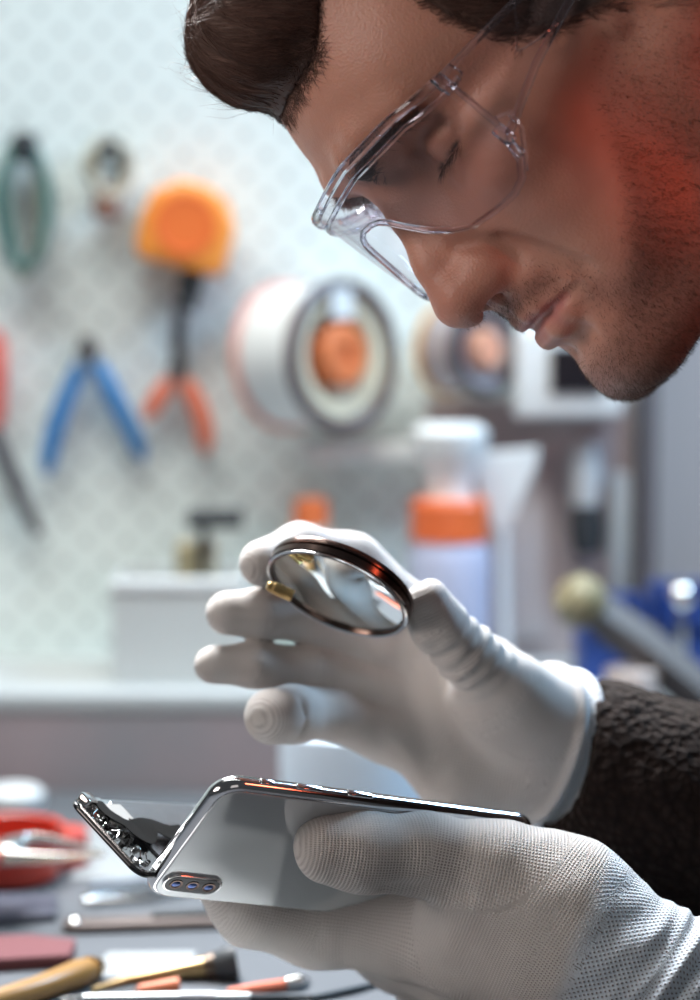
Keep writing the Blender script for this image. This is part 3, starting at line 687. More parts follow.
sec2 = [(PL-2*.003, PW_-2*.003, .0075, -hb+.0002), (PL-2*.0042, PW_-2*.0042, .0065, -hb+.0012), (PL-2*.0042, PW_-2*.0042, .0065, 0)]
loft(g, MP, sec2, False); g.build('steel_band', chrome, phone, angle=50)
g = MB(); loft(g, MP, [(PL-.0052, PW_-.0052, .0080, 0), (PL-.0052, PW_-.0052, .0080, hb-.0001), (PL-.0060, PW_-.0060, .0076, hb+.0002)]); back = g.build('glass_back', gback, phone)
g = MB(); ip = MP @ Matrix.Translation((0, 0, -hb+.0022)); g.box(ip @ TM((.02, 0, 0)), (.075, .032, .0016), .0004); g.box(ip @ TM((-.045, .01, 0)), (.03, .035, .0016), .0004); g.build('battery', black, phone)
# camera island near the short edge and the lower long edge
MC = MP @ Matrix.Translation((-PL/2+.0145, PW_/2-.0155, hb))
mxc = lambda x, y, z=0: MP @ Matrix.Translation((-PL/2+x, PW_/2-y, hb+z))
g = MB()
def stadium(w, h, n=14): return rrect(w, h, min(w, h)/2-1e-5, n)
CM = mxc(.0163, .0122)
isl = MB(); isl.prism(CM, stadium(.0244, .0102), 0, .0013, .0003, 2); isl_o = isl.build('camera_ring', chrome, phone)
isl = MB(); isl.prism(CM, stadium(.0228, .0088), .0006, .00145); isl_g = isl.build('camera_glass', mat('black_camera_glass', (.012, .012, .02), .05), phone)
lensm = mat('blue_coated_lens', (.08, .13, .34), .08, .6, vary=.5)
for k, x in enumerate((-.0070, 0, .0070)):
    l = MB(); l.lathe(CM @ Matrix.Translation((x, 0, 0)), [(.0026, .0014), (.0026, .0017), (.0021, .0017), (.0018, .0016)], 28, cap=False); l.build('camera_lens', darkrim, phone)
    l = MB(); l.lathe(CM @ Matrix.Translation((x, 0, 0)), [(.0018, .00148), (.0013, .00175), (.0006, .0019), (0, .00195)], 24, cap=False); l.build('camera_lens', lensm, phone)
orange_m = mat('copper_tinted_steel', (.75, .30, .16), .15, 1)
for x0, w in ((-.034, .011), (-.012, .011), (-.052, .006)):
    g = MB(); g.box(MP @ Matrix.Translation((x0, -PW_/2-.0001, 0)), (w, .0012, .0026), .0005, 3); g.build('side_button', chrome, phone)
# the screen assembly, lifted away like a page and joined by its flex cables
dA = W(70, 797, .905); dB = W(141, 874, .885); dx = unit(dB-dA)
tgt = W(196, 812, .975); dy = unit((tgt-dA) - dx*((tgt-dA) @ dx)); dn = np.cross(dx, dy); dn = -dn if dn @ (CAM-dA) > 0 else dn
dn = -dn
DW, DL = float(np.linalg.norm(dB-dA)), .100
dc = dA + dx*DW/2 + dy*DL/2; MD = Matrix(((dx[0], dy[0], dn[0], dc[0]), (dx[1], dy[1], dn[1], dc[1]), (dx[2], dy[2], dn[2], dc[2]), (0, 0, 0, 1)))
darkglass = mat('black_screen_glass', (.01, .01, .012), .06)
g = MB(); g.prism(MD, rrect(DW, DL, .006, 8), -.0022, -.0004, .0005, 3); disp = g.build('screen_panel', darkglass, phone)
g = MB(); g.prism(MD, rrect(DW-.002, DL-.002, .005, 8), -.0004, .0006, .0002, 1); g.build('screen_frame', steel, disp)
alu = mat('brushed_alloy_plate', (.34, .34, .36), .25, .9, vary=.15, bump=.1)
MX = lambda x, y, z=0: MD @ Matrix.Translation((-DW/2+x, -DL/2+y, .0006+z))
g = MB(); g.prism(MX(DW/2, .052), rrect(DW-.005, .062, .003, 5), 0, .0009, .0002, 1); g.build('back_plate', alu, disp)
g = MB(); g.prism(MX(.0115, .0175), rrect(.012, .017, .0012, 4), 0, .0016, .0003, 1); g.build('speaker_module', mat('pale_alloy_shield', (.66, .65, .63), .35, .6, bump=.4, bscale=900), disp)
g = MB(); g.prism(MX(.0045, .0045), rrect(.006, .006, .0012, 4), 0, .0036, .0005, 2); g.prism(MX(.0045, .012), rrect(.004, .005, .0006, 3), 0, .002, .0003, 1); g.build('earpiece_block', steel, disp)
flex = mat('black_flex_cable', (.004, .004, .004), .7, spec=.1)
def ribbon(g, pts, w, th=.0004):
    P = spline(pts, 8); Z = dn; V = []; F = []
    for i in range(len(P)):
        t = unit(P[min(i+1, len(P)-1)]-P[max(i-1, 0)]); s_ = unit(np.cross(t, Z)); ww = w if not hasattr(w, '__len__') else np.interp(i/(len(P)-1), np.linspace(0, 1, len(w)), w)
        for a_, b_ in ((-1, 0), (1, 0), (1, 1), (-1, 1)): V.append(P[i]+s_*ww/2*a_+Z*th*b_)
    for i in range(len(P)-1):
        for k in range(4): l = (k+1) % 4; F.append((i*4+k, i*4+l, i*4+4+l, i*4+4+k))
    F += [(0, 1, 2, 3), tuple(len(P)*4-4+k for k in (3, 2, 1, 0))]; g.add(V, F)
q = lambda x, y, z: np.array(MX(x, y, z).translation)
g = MB(); ribbon(g, [q(.005, .010, .0020), q(.012, .0095, .0022), q(.018, .014, .0024), q(.0225, .020, .0022), q(.020, .030, .0032), q(.0255, .040, .0036), q(.022, .052, .003)], [.006, .007, .006, .015, .008, .012, .007])
g.build('flex_cable', flex, disp)
g = MB(); rg_ = random.Random(3)
for i in range(34):
    x = .004+ (DW-.008)*rg_.random(); y = .0022+.0085*rg_.random(); m_ = MX(x, y) @ Matrix.Rotation(rg_.random()*3, 4, 'Z')
    g.box(m_ @ Matrix.Translation((0, 0, .0006)), (.0006+.0022*rg_.random(), .0005+.0012*rg_.random(), .0008+.0010*rg_.random()), .0002, 1, mi=rg_.choice((0, 0, 1)))
for i in range(16):
    x = .004+(DW-.008)*rg_.random(); y = .003+.009*rg_.random()
    g.tube(spline([q(x, y, .0008), q(x+.003*rg_.random(), y+.002*rg_.random(), .0022), q(x+.005*rg_.random(), y-.002*rg_.random(), .0008)], 5), .00022, 5, mi=rg_.choice((0, 1)))
g.build('bracket', [steel, flex], disp, smooth=False)
for x, y in ((.003, .002), (DW-.003, .0022), (DW/2, .0018), (.0225, .011)):
    g = MB(); g.lathe(MX(x, y), [(.0008, 0), (.0008, .0007), (.0003, .0007), (.0002, .0004), (0, .0004)], 12); g.build('screw', steel, disp)
# ------------------------------------------------------------------ bench, ledge, walls
ZT_ = .75
yb = onZ(100, 790, ZT_)[1]                                   # back edge of the worktop
zl = onY(100, 694, yb)[2]                                    # top of the ledge behind it
yw = onZ(100, 655, zl)[1]                                    # the pegboard wall
f_, nt, b = newmat('white_pegboard'); N = nt.nodes.new; L = nt.links.new
tc = N('ShaderNodeTexCoord'); sp = N('ShaderNodeSeparateXYZ'); L(tc.outputs['Object'], sp.inputs[0])
def mth(op, a, b_=None, c=None):
    k = N('ShaderNodeMath'); k.operation = op
    for i, v in enumerate((a, b_, c)):
        if v is None: continue
        if isinstance(v, (int, float)): k.inputs[i].default_value = v
        else: L(v, k.inputs[i])
    return k.outputs[0]
PIT = .0272
u = mth('DIVIDE', mth('ADD', sp.outputs[0], sp.outputs[2]), PIT*1.0); v = mth('DIVIDE', mth('SUBTRACT', sp.outputs[0], sp.outputs[2]), PIT*1.0)
fu = mth('SUBTRACT', mth('FRACT', u), .5); fv = mth('SUBTRACT', mth('FRACT', v), .5)
rr = mth('SQRT', mth('ADD', mth('MULTIPLY', fu, fu), mth('MULTIPLY', fv, fv)))
mr = N('ShaderNodeMapRange'); mr.inputs[1].default_value = .16; mr.inputs[2].default_value = .19; L(rr, mr.inputs[0])
mx = N('ShaderNodeMix'); mx.data_type = 'RGBA'; mx.inputs[6].default_value = (.53, .58, .58, 1); mx.inputs[7].default_value = (.80, .88, .87, 1); L(mr.outputs[0], mx.inputs[0]); L(mx.outputs[2], b.inputs['Base Color']); b.inputs['Roughness'].default_value = .5
pegm = f_
def struct(o): return tag(o, kind='structure')
xr = onY(634, 500, yw)[0]; xm = onY(425, 500, yw)[0]
g = MB(); g.box(TM(((-1.6+xr)/2, yw+.006, 1.3)), (xr+1.6, .012, 2.6)); struct(g.build('wall_back', mat('pale_wall_paint', (.72, .76, .77), .7)))
g = MB(); g.box(TM(((-1.5+xr)/2, yw-.004, 1.35)), (xr+1.5, .005, 1.1), .001, 1); o = g.build('pegboard', pegm); tag(o, 'white perforated pegboard wall panel with tools hanging on it', 'pegboard')
greyw = mat('grey_wall_paint', (.57, .525, .52), .7)
g = MB(); g.box(TM((xr+.9, yw+.20, 1.3)), (1.8, .05, 2.6)); struct(g.build('wall_right', greyw))
g = MB(); g.box(TM((xr+.006, yw+.08, 1.3)), (.012, .22, 2.6), .001, 1); struct(g.build('trim_1', mat('dark_grey_trim', (.12, .11, .12), .6)))
g = MB(); g.box(TM((0, .6, -.01)), (5, 5, .02)); struct(g.build('floor', mat('grey_floor', (.25, .24, .23), .5)))
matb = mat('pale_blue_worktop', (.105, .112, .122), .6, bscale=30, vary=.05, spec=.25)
bench = thing('workbench', 'pale blue topped workbench covered with small repair tools', 'workbench', (-.4, .9, 0))
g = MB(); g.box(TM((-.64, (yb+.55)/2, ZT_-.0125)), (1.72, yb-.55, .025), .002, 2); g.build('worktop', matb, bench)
legm = mat('grey_steel_leg', (.3, .3, .31), .4, .6)
for x in (-1.42, .15):
    for y in (.62, yb-.06):
        g = MB(); g.box(TM((x, y, (ZT_-.025)/2)), (.04, .04, ZT_-.0251), .003, 1); g.build('leg', legm, bench)
ledge = thing('bench_ledge', 'long raised ledge behind the worktop with a mauve grey front board', 'shelf', (0, (yb+yw)/2, 0))
g = MB(); g.box(TM((-.1, (yb+yw)/2, zl-.006)), (2.8, yw-yb-.004, .012), .0015, 2); g.build('top_board', mat('white_laminate', (.50, .52, .525), .5), ledge)
g = MB(); g.box(TM((-.1, yb+.012, (zl-.012)/2)), (2.8, .018, zl-.0125), .001, 1)
frm, nt, b = newmat('mauve_grey_board'); N = nt.nodes.new; L = nt.links.new
tc = N('ShaderNodeTexCoord'); nz = N('ShaderNodeTexNoise'); nz.inputs['Scale'].default_value = 9; L(tc.outputs['Object'], nz.inputs['Vector'])
cr = N('ShaderNodeValToRGB'); cr.color_ramp.elements[0].position = .38; cr.color_ramp.elements[0].color = (.31, .295, .31, 1); cr.color_ramp.elements[1].position = .68; cr.color_ramp.elements[1].color = (.40, .31, .32, 1); L(nz.outputs['Fac'], cr.inputs[0]); L(cr.outputs[0], b.inputs['Base Color'])
g.build('front_board', frm, ledge)
# board added over the right pegboard, shade there put into its colour
x0 = xm+.0; g = MB(); g.box(TM(((x0+xr)/2-.001, yw-.012, (zl+onY(0, 398, yw)[2])/2)), (xr-x0-.004, .010, onY(0, 398, yw)[2]-zl-.001), .001, 1)
tag(g.build('shade_board', mat('mauve_shade_tone', (.46, .38, .375), .6, bscale=14, vary=.15)), 'added mauve board with the pegboard shade in its colour, below the wall meter', 'board')

YW = yw-.008                                                 # front of the pegboard, with a little air
def wp(px, py, off=.012): return onY(px, py, YW-off)
def VY(ax=(0, -1, 0), o=(0, 0, 0), x=(1, 0, 0)): return frame(o, ax, x)
PX = float(np.linalg.norm(wp(351, 400)-wp(350, 400)))        # metres per pixel on the wall
hookm = mat('zinc_hook', (.6, .6, .6), .3, 1)
def hook(px, py, parent):
    p = wp(px, py, 0); g = MB(); g.tube([p+np.array([0, .006, 0]), p+np.array([0, -.022, 0]), p+np.array([0, -.026, .004]), p+np.array([0, -.026, .010])], .0016, 8); return g.build('hook', hookm, parent)
# coil of teal cable, hanging far left
t = thing('cable_coil', 'coil of teal and green cable hanging at the far left of the pegboard', 'cable', wp(25, 205))
teal = mat('teal_rubber', (.05, .17, .16), .5); dk = mat('dark_rubber', (.03, .035, .04), .5); ol = mat('olive_cable', (.35, .38, .28), .5)
def loop(cx, cy, rx, ry, off, ph=0, n=40, wob=2):
    return [wp(cx+rx*math.cos(a)*(1+.15*math.sin(a))+wob*math.sin(3*a+ph), cy-ry*math.sin(a), off+.002*math.sin(a*2+ph)) for a in [2*math.pi*i/n for i in range(n)]]
g = MB()
for k, (rx, ry, m_) in enumerate(((22, 66, 0), (19, 62, 1), (25, 63, 0), (16, 68, 2), (21, 58, 0))): g.tube(loop(24+k-2, 205+k, rx, ry, .010+.0045*k, k), .0024, 8, mi=m_, closed=True)
g.build('loops', [teal, dk, ol], t)
g = MB(); g.box(frame(wp(25, 148, .022), (0, -1, 0)), (.016, .020, .022), .005, 3); g.build('cable_tie', dk, t); hook(25, 143, t)
# beige cord bundle with brown plug
t = thing('cord_bundle', 'small bundle of beige cord with a brown plug, hanging beside the orange tape measure', 'cord', wp(108, 170))
beige = mat('beige_cord', (.55, .52, .42), .6); brown = mat('brown_plug', (.28, .14, .10), .5)
g = MB()
for k in range(5): g.tube(loop(108+k*1.5-2, 166+k, 15+3*(k % 3), 26-(k % 2)*4, .009+.004*k, k*1.3), .0026, 8, closed=True)
g.build('loops', beige, t)
g = MB(); g.lathe(frame(wp(106, 203, .02), (-.1, 0, -1)), [(0, -.012), (.006, -.012), (.008, -.006), (.009, .006), (.006, .011), (0, .011)], 20); g.build('plug', brown, t)
g = MB(); g.lathe(frame(wp(110, 152, .028), (0, -1, 0)), [(.0045, -.003), (.0085, -.003), (.0085, .003), (.0045, .003), (.0045, -.003)], 24, cap=False); g.build('ring', dk, t); hook(110, 150, t)
# orange tape measure
t = thing('tape_measure', 'bright orange tape measure hanging on the pegboard', 'tape measure', wp(190, 228))
org = mat('bright_orange_plastic', (1.0, .34, .06), .4); ora2 = mat('deep_orange_rubber', (.90, .19, .04), .5)
MT = frame(wp(190, 228, .008), (0, -1, 0)) @ Matrix.Rotation(math.radians(-14), 4, 'Z')
poly = [(-.026, -.027), (.026, -.027), (.030, -.020), (.030, .006), (.022, .022), (.006, .029), (-.012, .028), (-.027, .018), (-.031, .002), (-.031, -.020)]
g = MB(); g.prism(MT, poly, 0, .030, .005, 3); g.build('case', org, t)
g = MB(); g.lathe(MT @ Matrix.Translation((-.001, .001, .030)), [(.0205, -.001), (.0205, .0014), (.018, .0020), (.017, .0008), (0, .0008)], 36); g.build('side_disc', ora2, t)
g = MB(); g.prism(MT @ Matrix.Translation((-.008, .023, .005)), rrect(.014, .012, .003, 4), 0, .02, .002, 2); g.build('lock_button', ora2, t)
g = MB(); g.box(MT @ Matrix.Translation((.010, -.034, .015)), (.016, .022, .018), .003, 2); g.box(MT @ Matrix.Translation((.012, -.047, .015)), (.010, .012, .012), .002, 2); g.build('belt_clip', dk, t)
# pliers
def pliers(name, label, piv, tips, h1, h2, hm, jaw_w, hw, group=None, off=.012):
    t = thing(name, label, 'pliers', wp(*piv)); st = mat('dark_steel', (.16, .15, .15), .35, .9)
    g = MB()
    for k, tp in enumerate(tips):
        a = wp(piv[0], piv[1], off+.002*k); b_ = wp(tp[0], tp[1], off); m_ = a*.5+b_*.5+np.array([(k-.5)*jaw_w*.7, 0, 0]); P = spline([a, m_, b_], 6); g.tube(P, np.linspace(jaw_w, jaw_w*.35, len(P)), 10)
    for k, h in enumerate((h1, h2)):
        a = wp(piv[0], piv[1], off); b_ = wp(*h[0], off); g.tube(spline([a, a*.4+b_*.6, b_], 4), hw*.62, 10)
    g.lathe(frame(wp(piv[0], piv[1], off), (0, -1, 0)), [(0, -.006), (jaw_w*1.5, -.006), (jaw_w*1.6, -.003), (jaw_w*1.6, .004), (jaw_w*1.2, .006), (0, .006)], 24)
    g.build('jaws', st, t)
    for h in (h1, h2):
        P = spline([wp(x, y, off) for x, y in h], 6); n = len(P); rr_ = [hw*(.8+.35*math.sin(math.pi*i/(n-1))**.7) for i in range(n)]; rr_[0] *= .8; rr_[-1] *= .75
        g = MB(); g.tube(P, rr_, 14); g.lathe(frame(P[-1], P[-1]-P[-2]), [(rr_[-1], 0), (rr_[-1]*.85, hw*.4), (rr_[-1]*.45, hw*.7), (0, hw*.8)], 14); g.build('handle', hm, t)
    hook(piv[0]-2, piv[1]+14, t)
    return t
blue = mat('blue_grip', (.035, .20, .48), .4); redg = mat('orange_red_grip', (.78, .20, .11), .4)
pliers('pliers', 'pliers with long blue handles spread open on the pegboard', (88, 352), [(86, 336), (91, 336)], [(82, 362), (66, 398), (52, 440), (47, 470)], [(96, 362), (112, 392), (130, 428), (142, 456)], blue, .0045, .0055, 'hanging pliers')
pliers('pliers', 'long nosed pliers with orange red handles hanging below the tape measure', (178, 370), [(178, 300), (182, 300)], [(172, 380), (160, 396), (147, 416)], [(184, 380), (196, 402), (204, 426), (206, 448)], redg, .004, .0055)
t = thing('screwdriver', 'red handled tool with a dark slanting shaft at the left edge of the pegboard', 'screwdriver', wp(-8, 400))
g = MB(); g.tube([wp(x, y) for x, y in ((-6, 330), (-5, 345), (-6, 380), (-6, 410), (-8, 430))], [.004, .008, .0085, .008, .005], 14); g.build('handle', mat('red_plastic_grip', (.75, .12, .08), .4), t)
g = MB(); g.tube([wp(x, y) for x, y in ((-8, 428), (4, 458), (22, 500), (40, 534))], [.005, .0055, .005, .0035], 12); g.build('shaft', mat('dark_grey_shaft', (.07, .06, .07), .4), t); hook(-6, 332, t)
# reels
def reel(label, cx, cy, R0, w, cols, yaw, group='wire reels on the pegboard'):
    c = wp(cx, cy, .02+w*.8); ax = Vector((math.sin(yaw), -math.cos(yaw), .04)).normalized(); M = frame(c, ax, (0, 0, 1)); t = thing('wire_reel', label, 'reel', c, group)
    rim, wire, backc, hub, inner = cols
    g = MB(); g.lathe(M, [(R0*.30, -w), (R0*1.02, -w), (R0*1.02, -w+.003), (R0*.30, -w+.003), (R0*.30, -w)], 56, cap=False); g.build('back_flange', backc, t)
    g = MB(); g.lathe(M, [(R0*.62, -w+.003)] + [(R0*(.93+.012*(i % 2)), -w+.004+(w-.008)*i/16) for i in range(17)] + [(R0*.62, -.003)], 56, cap=False); g.build('winding', wire, t)
    g = MB(); g.lathe(M, [(R0*.84, -.003), (R0, -.003), (R0*1.03, 0), (R0*1.02, .004), (R0*.94, .0055), (R0*.86, .004), (R0*.84, -.003)], 56, cap=False); g.build('front_rim', rim, t)
    g = MB(); g.lathe(M, [(R0*.85, 0), (R0*.62, -.001), (R0*.60, -.010), (R0*.50, -w*.5), (0, -w*.5)], 56, cap=False); g.build('side_disc', inner, t)
    g = MB(); g.lathe(M, [(0, -w*.5), (R0*.40, -w*.5), (R0*.42, .003), (R0*.36, .006), (R0*.14, .006), (R0*.12, .002), (0, .002)], 40); g.build('hub', hub, t)
    return M, t
lil = mat('lilac_grey_disc', (.40, .36, .38), .4); cream = mat('cream_disc', (.70, .64, .48), .4); copper = mat('orange_copper_hub', (.72, .20, .07), .45)
drim = mat('dark_brown_rim', (.11, .08, .085), .4); wht = mat('white_plastic', (.80, .82, .82), .4); pink = mat('pale_red_flange', (.80, .42, .36), .5); amber = mat('amber_flange', (.72, .40, .12), .35)
M, t = reel('large reel with a dark rim and orange hub beside a pale red flange', 341, 355, 50*PX*1.46, .052, (drim, wht, pink, copper, cream), .80)
g = MB(); g.box(M @ Matrix.Translation((.034, .002, .004)), (.022, .020, .0012), .0004, 1); g.build('paper_label', wht, t)
M, t = reel('smaller reel with a black rim and amber back flange under the man\'s nose', 484, 349, 45*PX, .034, (mat('black_rim', (.035, .03, .04), .4), lil, amber, mat('salmon_hub', (.85, .42, .28), .4), lil), .75)
# wall meter
t = thing('wall_meter', 'white framed box with a black window on the wall below the chin', 'meter', wp(567, 372))
g = MB(); pc_ = wp(567, 372, .03); g.box(TM(pc_), (106*PX, .036, 88*PX), .004, 3); g.build('housing', wht, t)
g = MB(); g.box(TM(pc_+np.array([7*PX, -.0185, 3*PX])), (54*PX, .003, 48*PX), .001, 1); g.build('window_frame', mat('grey_frame', (.35, .35, .36), .4), t)
g = MB(); g.box(TM(pc_+np.array([7*PX, -.0202, 3*PX])), (50*PX, .0016, 44*PX), .0005, 1); g.build('display', mat('black_display', (.012, .01, .014), .25), t)
# rail
t = thing('tool_rail', 'white horizontal rail on the pegboard below the large reel', 'rail', wp(375, 452)); g = MB(); g.box(TM(wp(378, 451, .02)), (150*PX, .022, 18*PX), .002, 2); g.build('bar', wht, t)
g = MB(); g.box(TM(wp(330, 455, .012)), (.008, .014, .022), .001, 1); g.build('bracket', hookm, t); g = MB(); g.box(TM(wp(430, 455, .012)), (.008, .014, .022), .001, 1); g.build('bracket', hookm, t)
# hanging cutter and strip on the mauve board
t = thing('utility_knife', 'grey and black utility knife hanging on the mauve board', 'knife', wp(585, 500))
g = MB(); g.tube([wp(x, y, .02) for x, y in ((584, 442), (585, 470), (585, 500), (586, 520))], [.007, .011, .010, .009], 14); g.build('grip', mat('pale_grey_grip', (.55, .56, .57), .4), t)
g = MB(); g.tube([wp(x, y, .02) for x, y in ((586, 505), (587, 530), (588, 553))], [.0105, .012, .010], 14); g.build('cap', dk, t); g = MB(); g.box(TM(wp(598, 505, .018)), (.006, .01, .03), .002, 2); g.build('slider', brown, t)
g = MB(); g.box(TM(wp(620, 540, .012)), (22*PX, .008, 135*PX), .002, 2); tag(g.build('steel_ruler', mat('pale_steel_strip', (.55, .58, .58), .35, .3)), 'pale vertical metal strip hanging beside the grey corner', 'ruler')
g = MB(); g.box(TM(wp(525, 555, .010)), (46*PX, .006, 170*PX), .002, 2); tag(g.build('notice_card', mat('pale_pink_card', (.62, .55, .54), .6)), 'blank pale pink card upright on the mauve board', 'card')

# ------------------------------------------------------------------ things standing on the ledge
ym = (yb+yw)/2
def lp(px, y=None): y = y or ym; p = onY(px, 600, y); return np.array([p[0], y, zl])
def pxm(y): return (y*math.cos(TH)+.03)/FPX
t = thing('spray_bottle', 'white bottle with an orange red collar and white flared nozzle', 'bottle', lp(449, ym)); p = lp(449, ym); k = onY(449, 540, ym)[2]-zl; s1 = pxm(ym)
g = MB(); g.lathe(TM(p), [(0, .0002), (38*s1, .0002), (41*s1, .003), (41*s1, k*.8), (40*s1, k*.92), (36*s1, k), (0, k)], 40); g.build('body', mat('pale_lavender_plastic', (.52, .55, .72), .3), t)
z1 = onY(449, 498, ym)[2]-zl; g = MB(); g.lathe(TM(p), [(36*s1, k), (39*s1, k+.001)] + [(39*s1-.0008*(i % 2), k+.002+(z1-k-.006)*i/8) for i in range(9)] + [(36*s1, z1), (0, z1)], 40); g.build('collar', mat('orange_red_collar', (.85, .17, .05), .35), t)
z2 = onY(449, 424, ym)[2]-zl; g = MB(); g.lathe(TM(p), [(24*s1, z1), (22*s1, z1+.008), (28*s1, z1+(z2-z1)*.45), (38*s1, z1+(z2-z1)*.7), (38*s1, z1+(z2-z1)*.9), (30*s1, z2), (0, z2)], 40); g.build('nozzle', wht, t)
g = MB(); a = lp(505, ym+.02); zt, zb_ = onY(500, 446, ym+.02)[2], onY(500, 532, ym+.02)[2]
Mz = frame(onY(500, 490, ym+.02), (0, -1, 0)); s2 = pxm(ym+.02)
g = MB(); g.prism(Mz, [(-28*s2, 36*s2), (38*s2, 42*s2), (36*s2, 24*s2), (6*s2, -42*s2), (-4*s2, -42*s2), (-22*s2, 0)], -.004, .004, .001, 1); g.tube([onY(502, 525, ym+.02), a+np.array([0, 0, .0002])], .004, 10)
tag(g.build('white_scraper', wht), 'white triangular plastic scraper standing right of the bottle', 'scraper')
t = thing('glue_bottle', 'small bottle with an orange cap behind the raised forefinger', 'bottle', lp(311, ym+.03)); p = lp(311, ym+.03); s2 = pxm(ym+.03); k = onY(311, 527, ym+.03)[2]-zl; z1 = onY(311, 501, ym+.03)[2]-zl
g = MB(); g.lathe(TM(p), [(0, .0002), (24*s2, .0002), (26*s2, .003), (26*s2, k-.01), (18*s2, k), (0, k)], 32); g.build('body', mat('pale_green_plastic', (.62, .70, .64), .4), t)
g = MB(); g.lathe(TM(p), [(16*s2, k-.001), (18*s2, k), (17*s2, z1), (12*s2, z1+.002), (0, z1+.002)], 32); g.build('cap', mat('orange_cap', (.92, .22, .07), .4), t)
t = thing('open_white_box', 'open white plastic box on the ledge left of the fingers', 'box', lp(182)); yc = ym-.01; zt = onY(182, 572, yc)[2]; s2 = pxm(yc); w_ = 124*s2; c = lp(182, yc)
g = MB(); h_ = zt-zl
for dx_, dy_, sx, sy in ((-w_/2, 0, .003, .07), (w_/2, 0, .003, .07), (0, -.0335, w_, .003), (0, .0335, w_, .003)): g.box(TM(c+np.array([dx_, dy_, h_/2+.0003])), (sx, sy, h_), .001, 1)
g.box(TM(c+np.array([0, 0, .002])), (w_, .068, .003), .0005, 1); g.build('walls', mat('milky_plastic', (.60, .62, .61), .4), t)
g = MB(); g.box(TM(c+np.array([0, -.0355, h_-.004])), (w_+.004, .003, .006), .001, 1); g.build('rim', wht, t)
g = MB(); g.tube([onY(188, 519, yc), onY(243, 518, yc)], .0065, 14); g.tube([onY(205, 519, yc), onY(198, 640, yc)], .003, 10); tag(g.build('black_handled_brush', dk), 'black bar handled tool standing in the white box', 'tool')
g = MB(); g.box(frame(onY(196, 562, yc+.012), (0, -1, .1)), (.026, .028, .016), .004, 3); g.tube([onY(196, 575, yc+.012), onY(190, 650, yc+.012)], .004, 10); tag(g.build('brass_fitting', mat('dull_brass', (.50, .44, .28), .4, .3)), 'dull yellow block sticking out of the white box', 'fitting')
# right end: blue bins, lamp arm
def bin_(label, px, w, hh, y, m_):
    s_ = pxm(y); c = lp(px, y); t = thing('storage_bin', label, 'bin', c, 'blue bins on the ledge'); w = w*s_; h_ = hh*s_; g = MB()
    for sx in (-1, 1): g.box(TM(c+np.array([sx*w/2, 0, h_/2+.0003])), (.003, .055, h_), .001, 1)
    g.box(TM(c+np.array([0, .027, h_/2+.0003])), (w, .003, h_), .001, 1); g.box(TM(c+np.array([0, -.027, h_*.36])), (w, .003, h_*.7), .001, 1); g.box(TM(c+np.array([0, 0, .002])), (w, .055, .003), .0005, 1); g.build('shell', m_, t)
    g = MB(); g.box(TM(c+np.array([0, -.030, h_*.68])), (w*.9, .006, .006), .002, 2); g.build('grip_lip', m_, t)
navy = mat('blue_plastic', (.02, .06, .26), .4)
bin_('dark blue bin on the ledge beside the cuff of the raised glove', 612, 64, 78, ym-.01, navy); bin_('blue bin on the ledge at the right edge of the photo', 690, 70, 88, ym, navy)
t = thing('lamp_arm', 'grey slanting metal lamp arm with a pale yellow knob over the blue bins', 'lamp arm', lp(650, ym-.05)); yl = yb-.035
g = MB(); P = [onY(x, y, yl) for x, y in ((590, 606), (640, 640), (700, 690), (740, 722))]; g.tube(P, .012, 4); g.build('arm', mat('grey_alloy_arm', (.13, .12, .12), .6, 0), t)
g = MB(); P2 = [onY(x, y, yl+.02) for x, y in ((600, 630), (660, 680), (710, 720))]; g.tube(P2, .005, 10); g.build('lower_rod', dk, t)
g = MB(); g.lathe(frame(onY(580, 601, yl-.004), (-.8, -.3, .4)), [(0, -.014), (.010, -.013), (.016, -.005), (.016, .005), (.010, .012), (0, .013)], 28); g.build('knob', mat('pale_yellow_knob', (.25, .22, .13), .35), t)
g = MB(); c = onY(682, 596, ym-.03); g.lathe(TM(c), [(0, -.009)] + [(.009*math.cos(math.radians(a)), .009*math.sin(math.radians(a))) for a in range(-80, 90, 10)] + [(0, .009)], 28); g.tube([c, np.array([c[0], ym-.03, zl+.0002])], .003, 10); tag(g.build('steel_ball_knob', mat('mirror_steel', (.9, .88, .84), .12, 1)), 'shiny round metal knob above the blue bin at the right', 'knob')
g = MB(); c = onY(632, 680, yb-.035); c = np.array([c[0], yb-.035, ZT_]); hh_ = onY(632, 668, yb-.035)[2]-ZT_
g.lathe(TM(c), [(0, .0002), (.016, .0002), (.0165, .001), (.0165, hh_-.001), (.0155, hh_), (.006, hh_), (.006, hh_-.01), (0, hh_-.01)], 36); tag(g.build('tape_roll', mat('pale_pink_paper', (.78, .66, .62), .6)), 'pale roll standing behind the brown sleeve', 'roll')

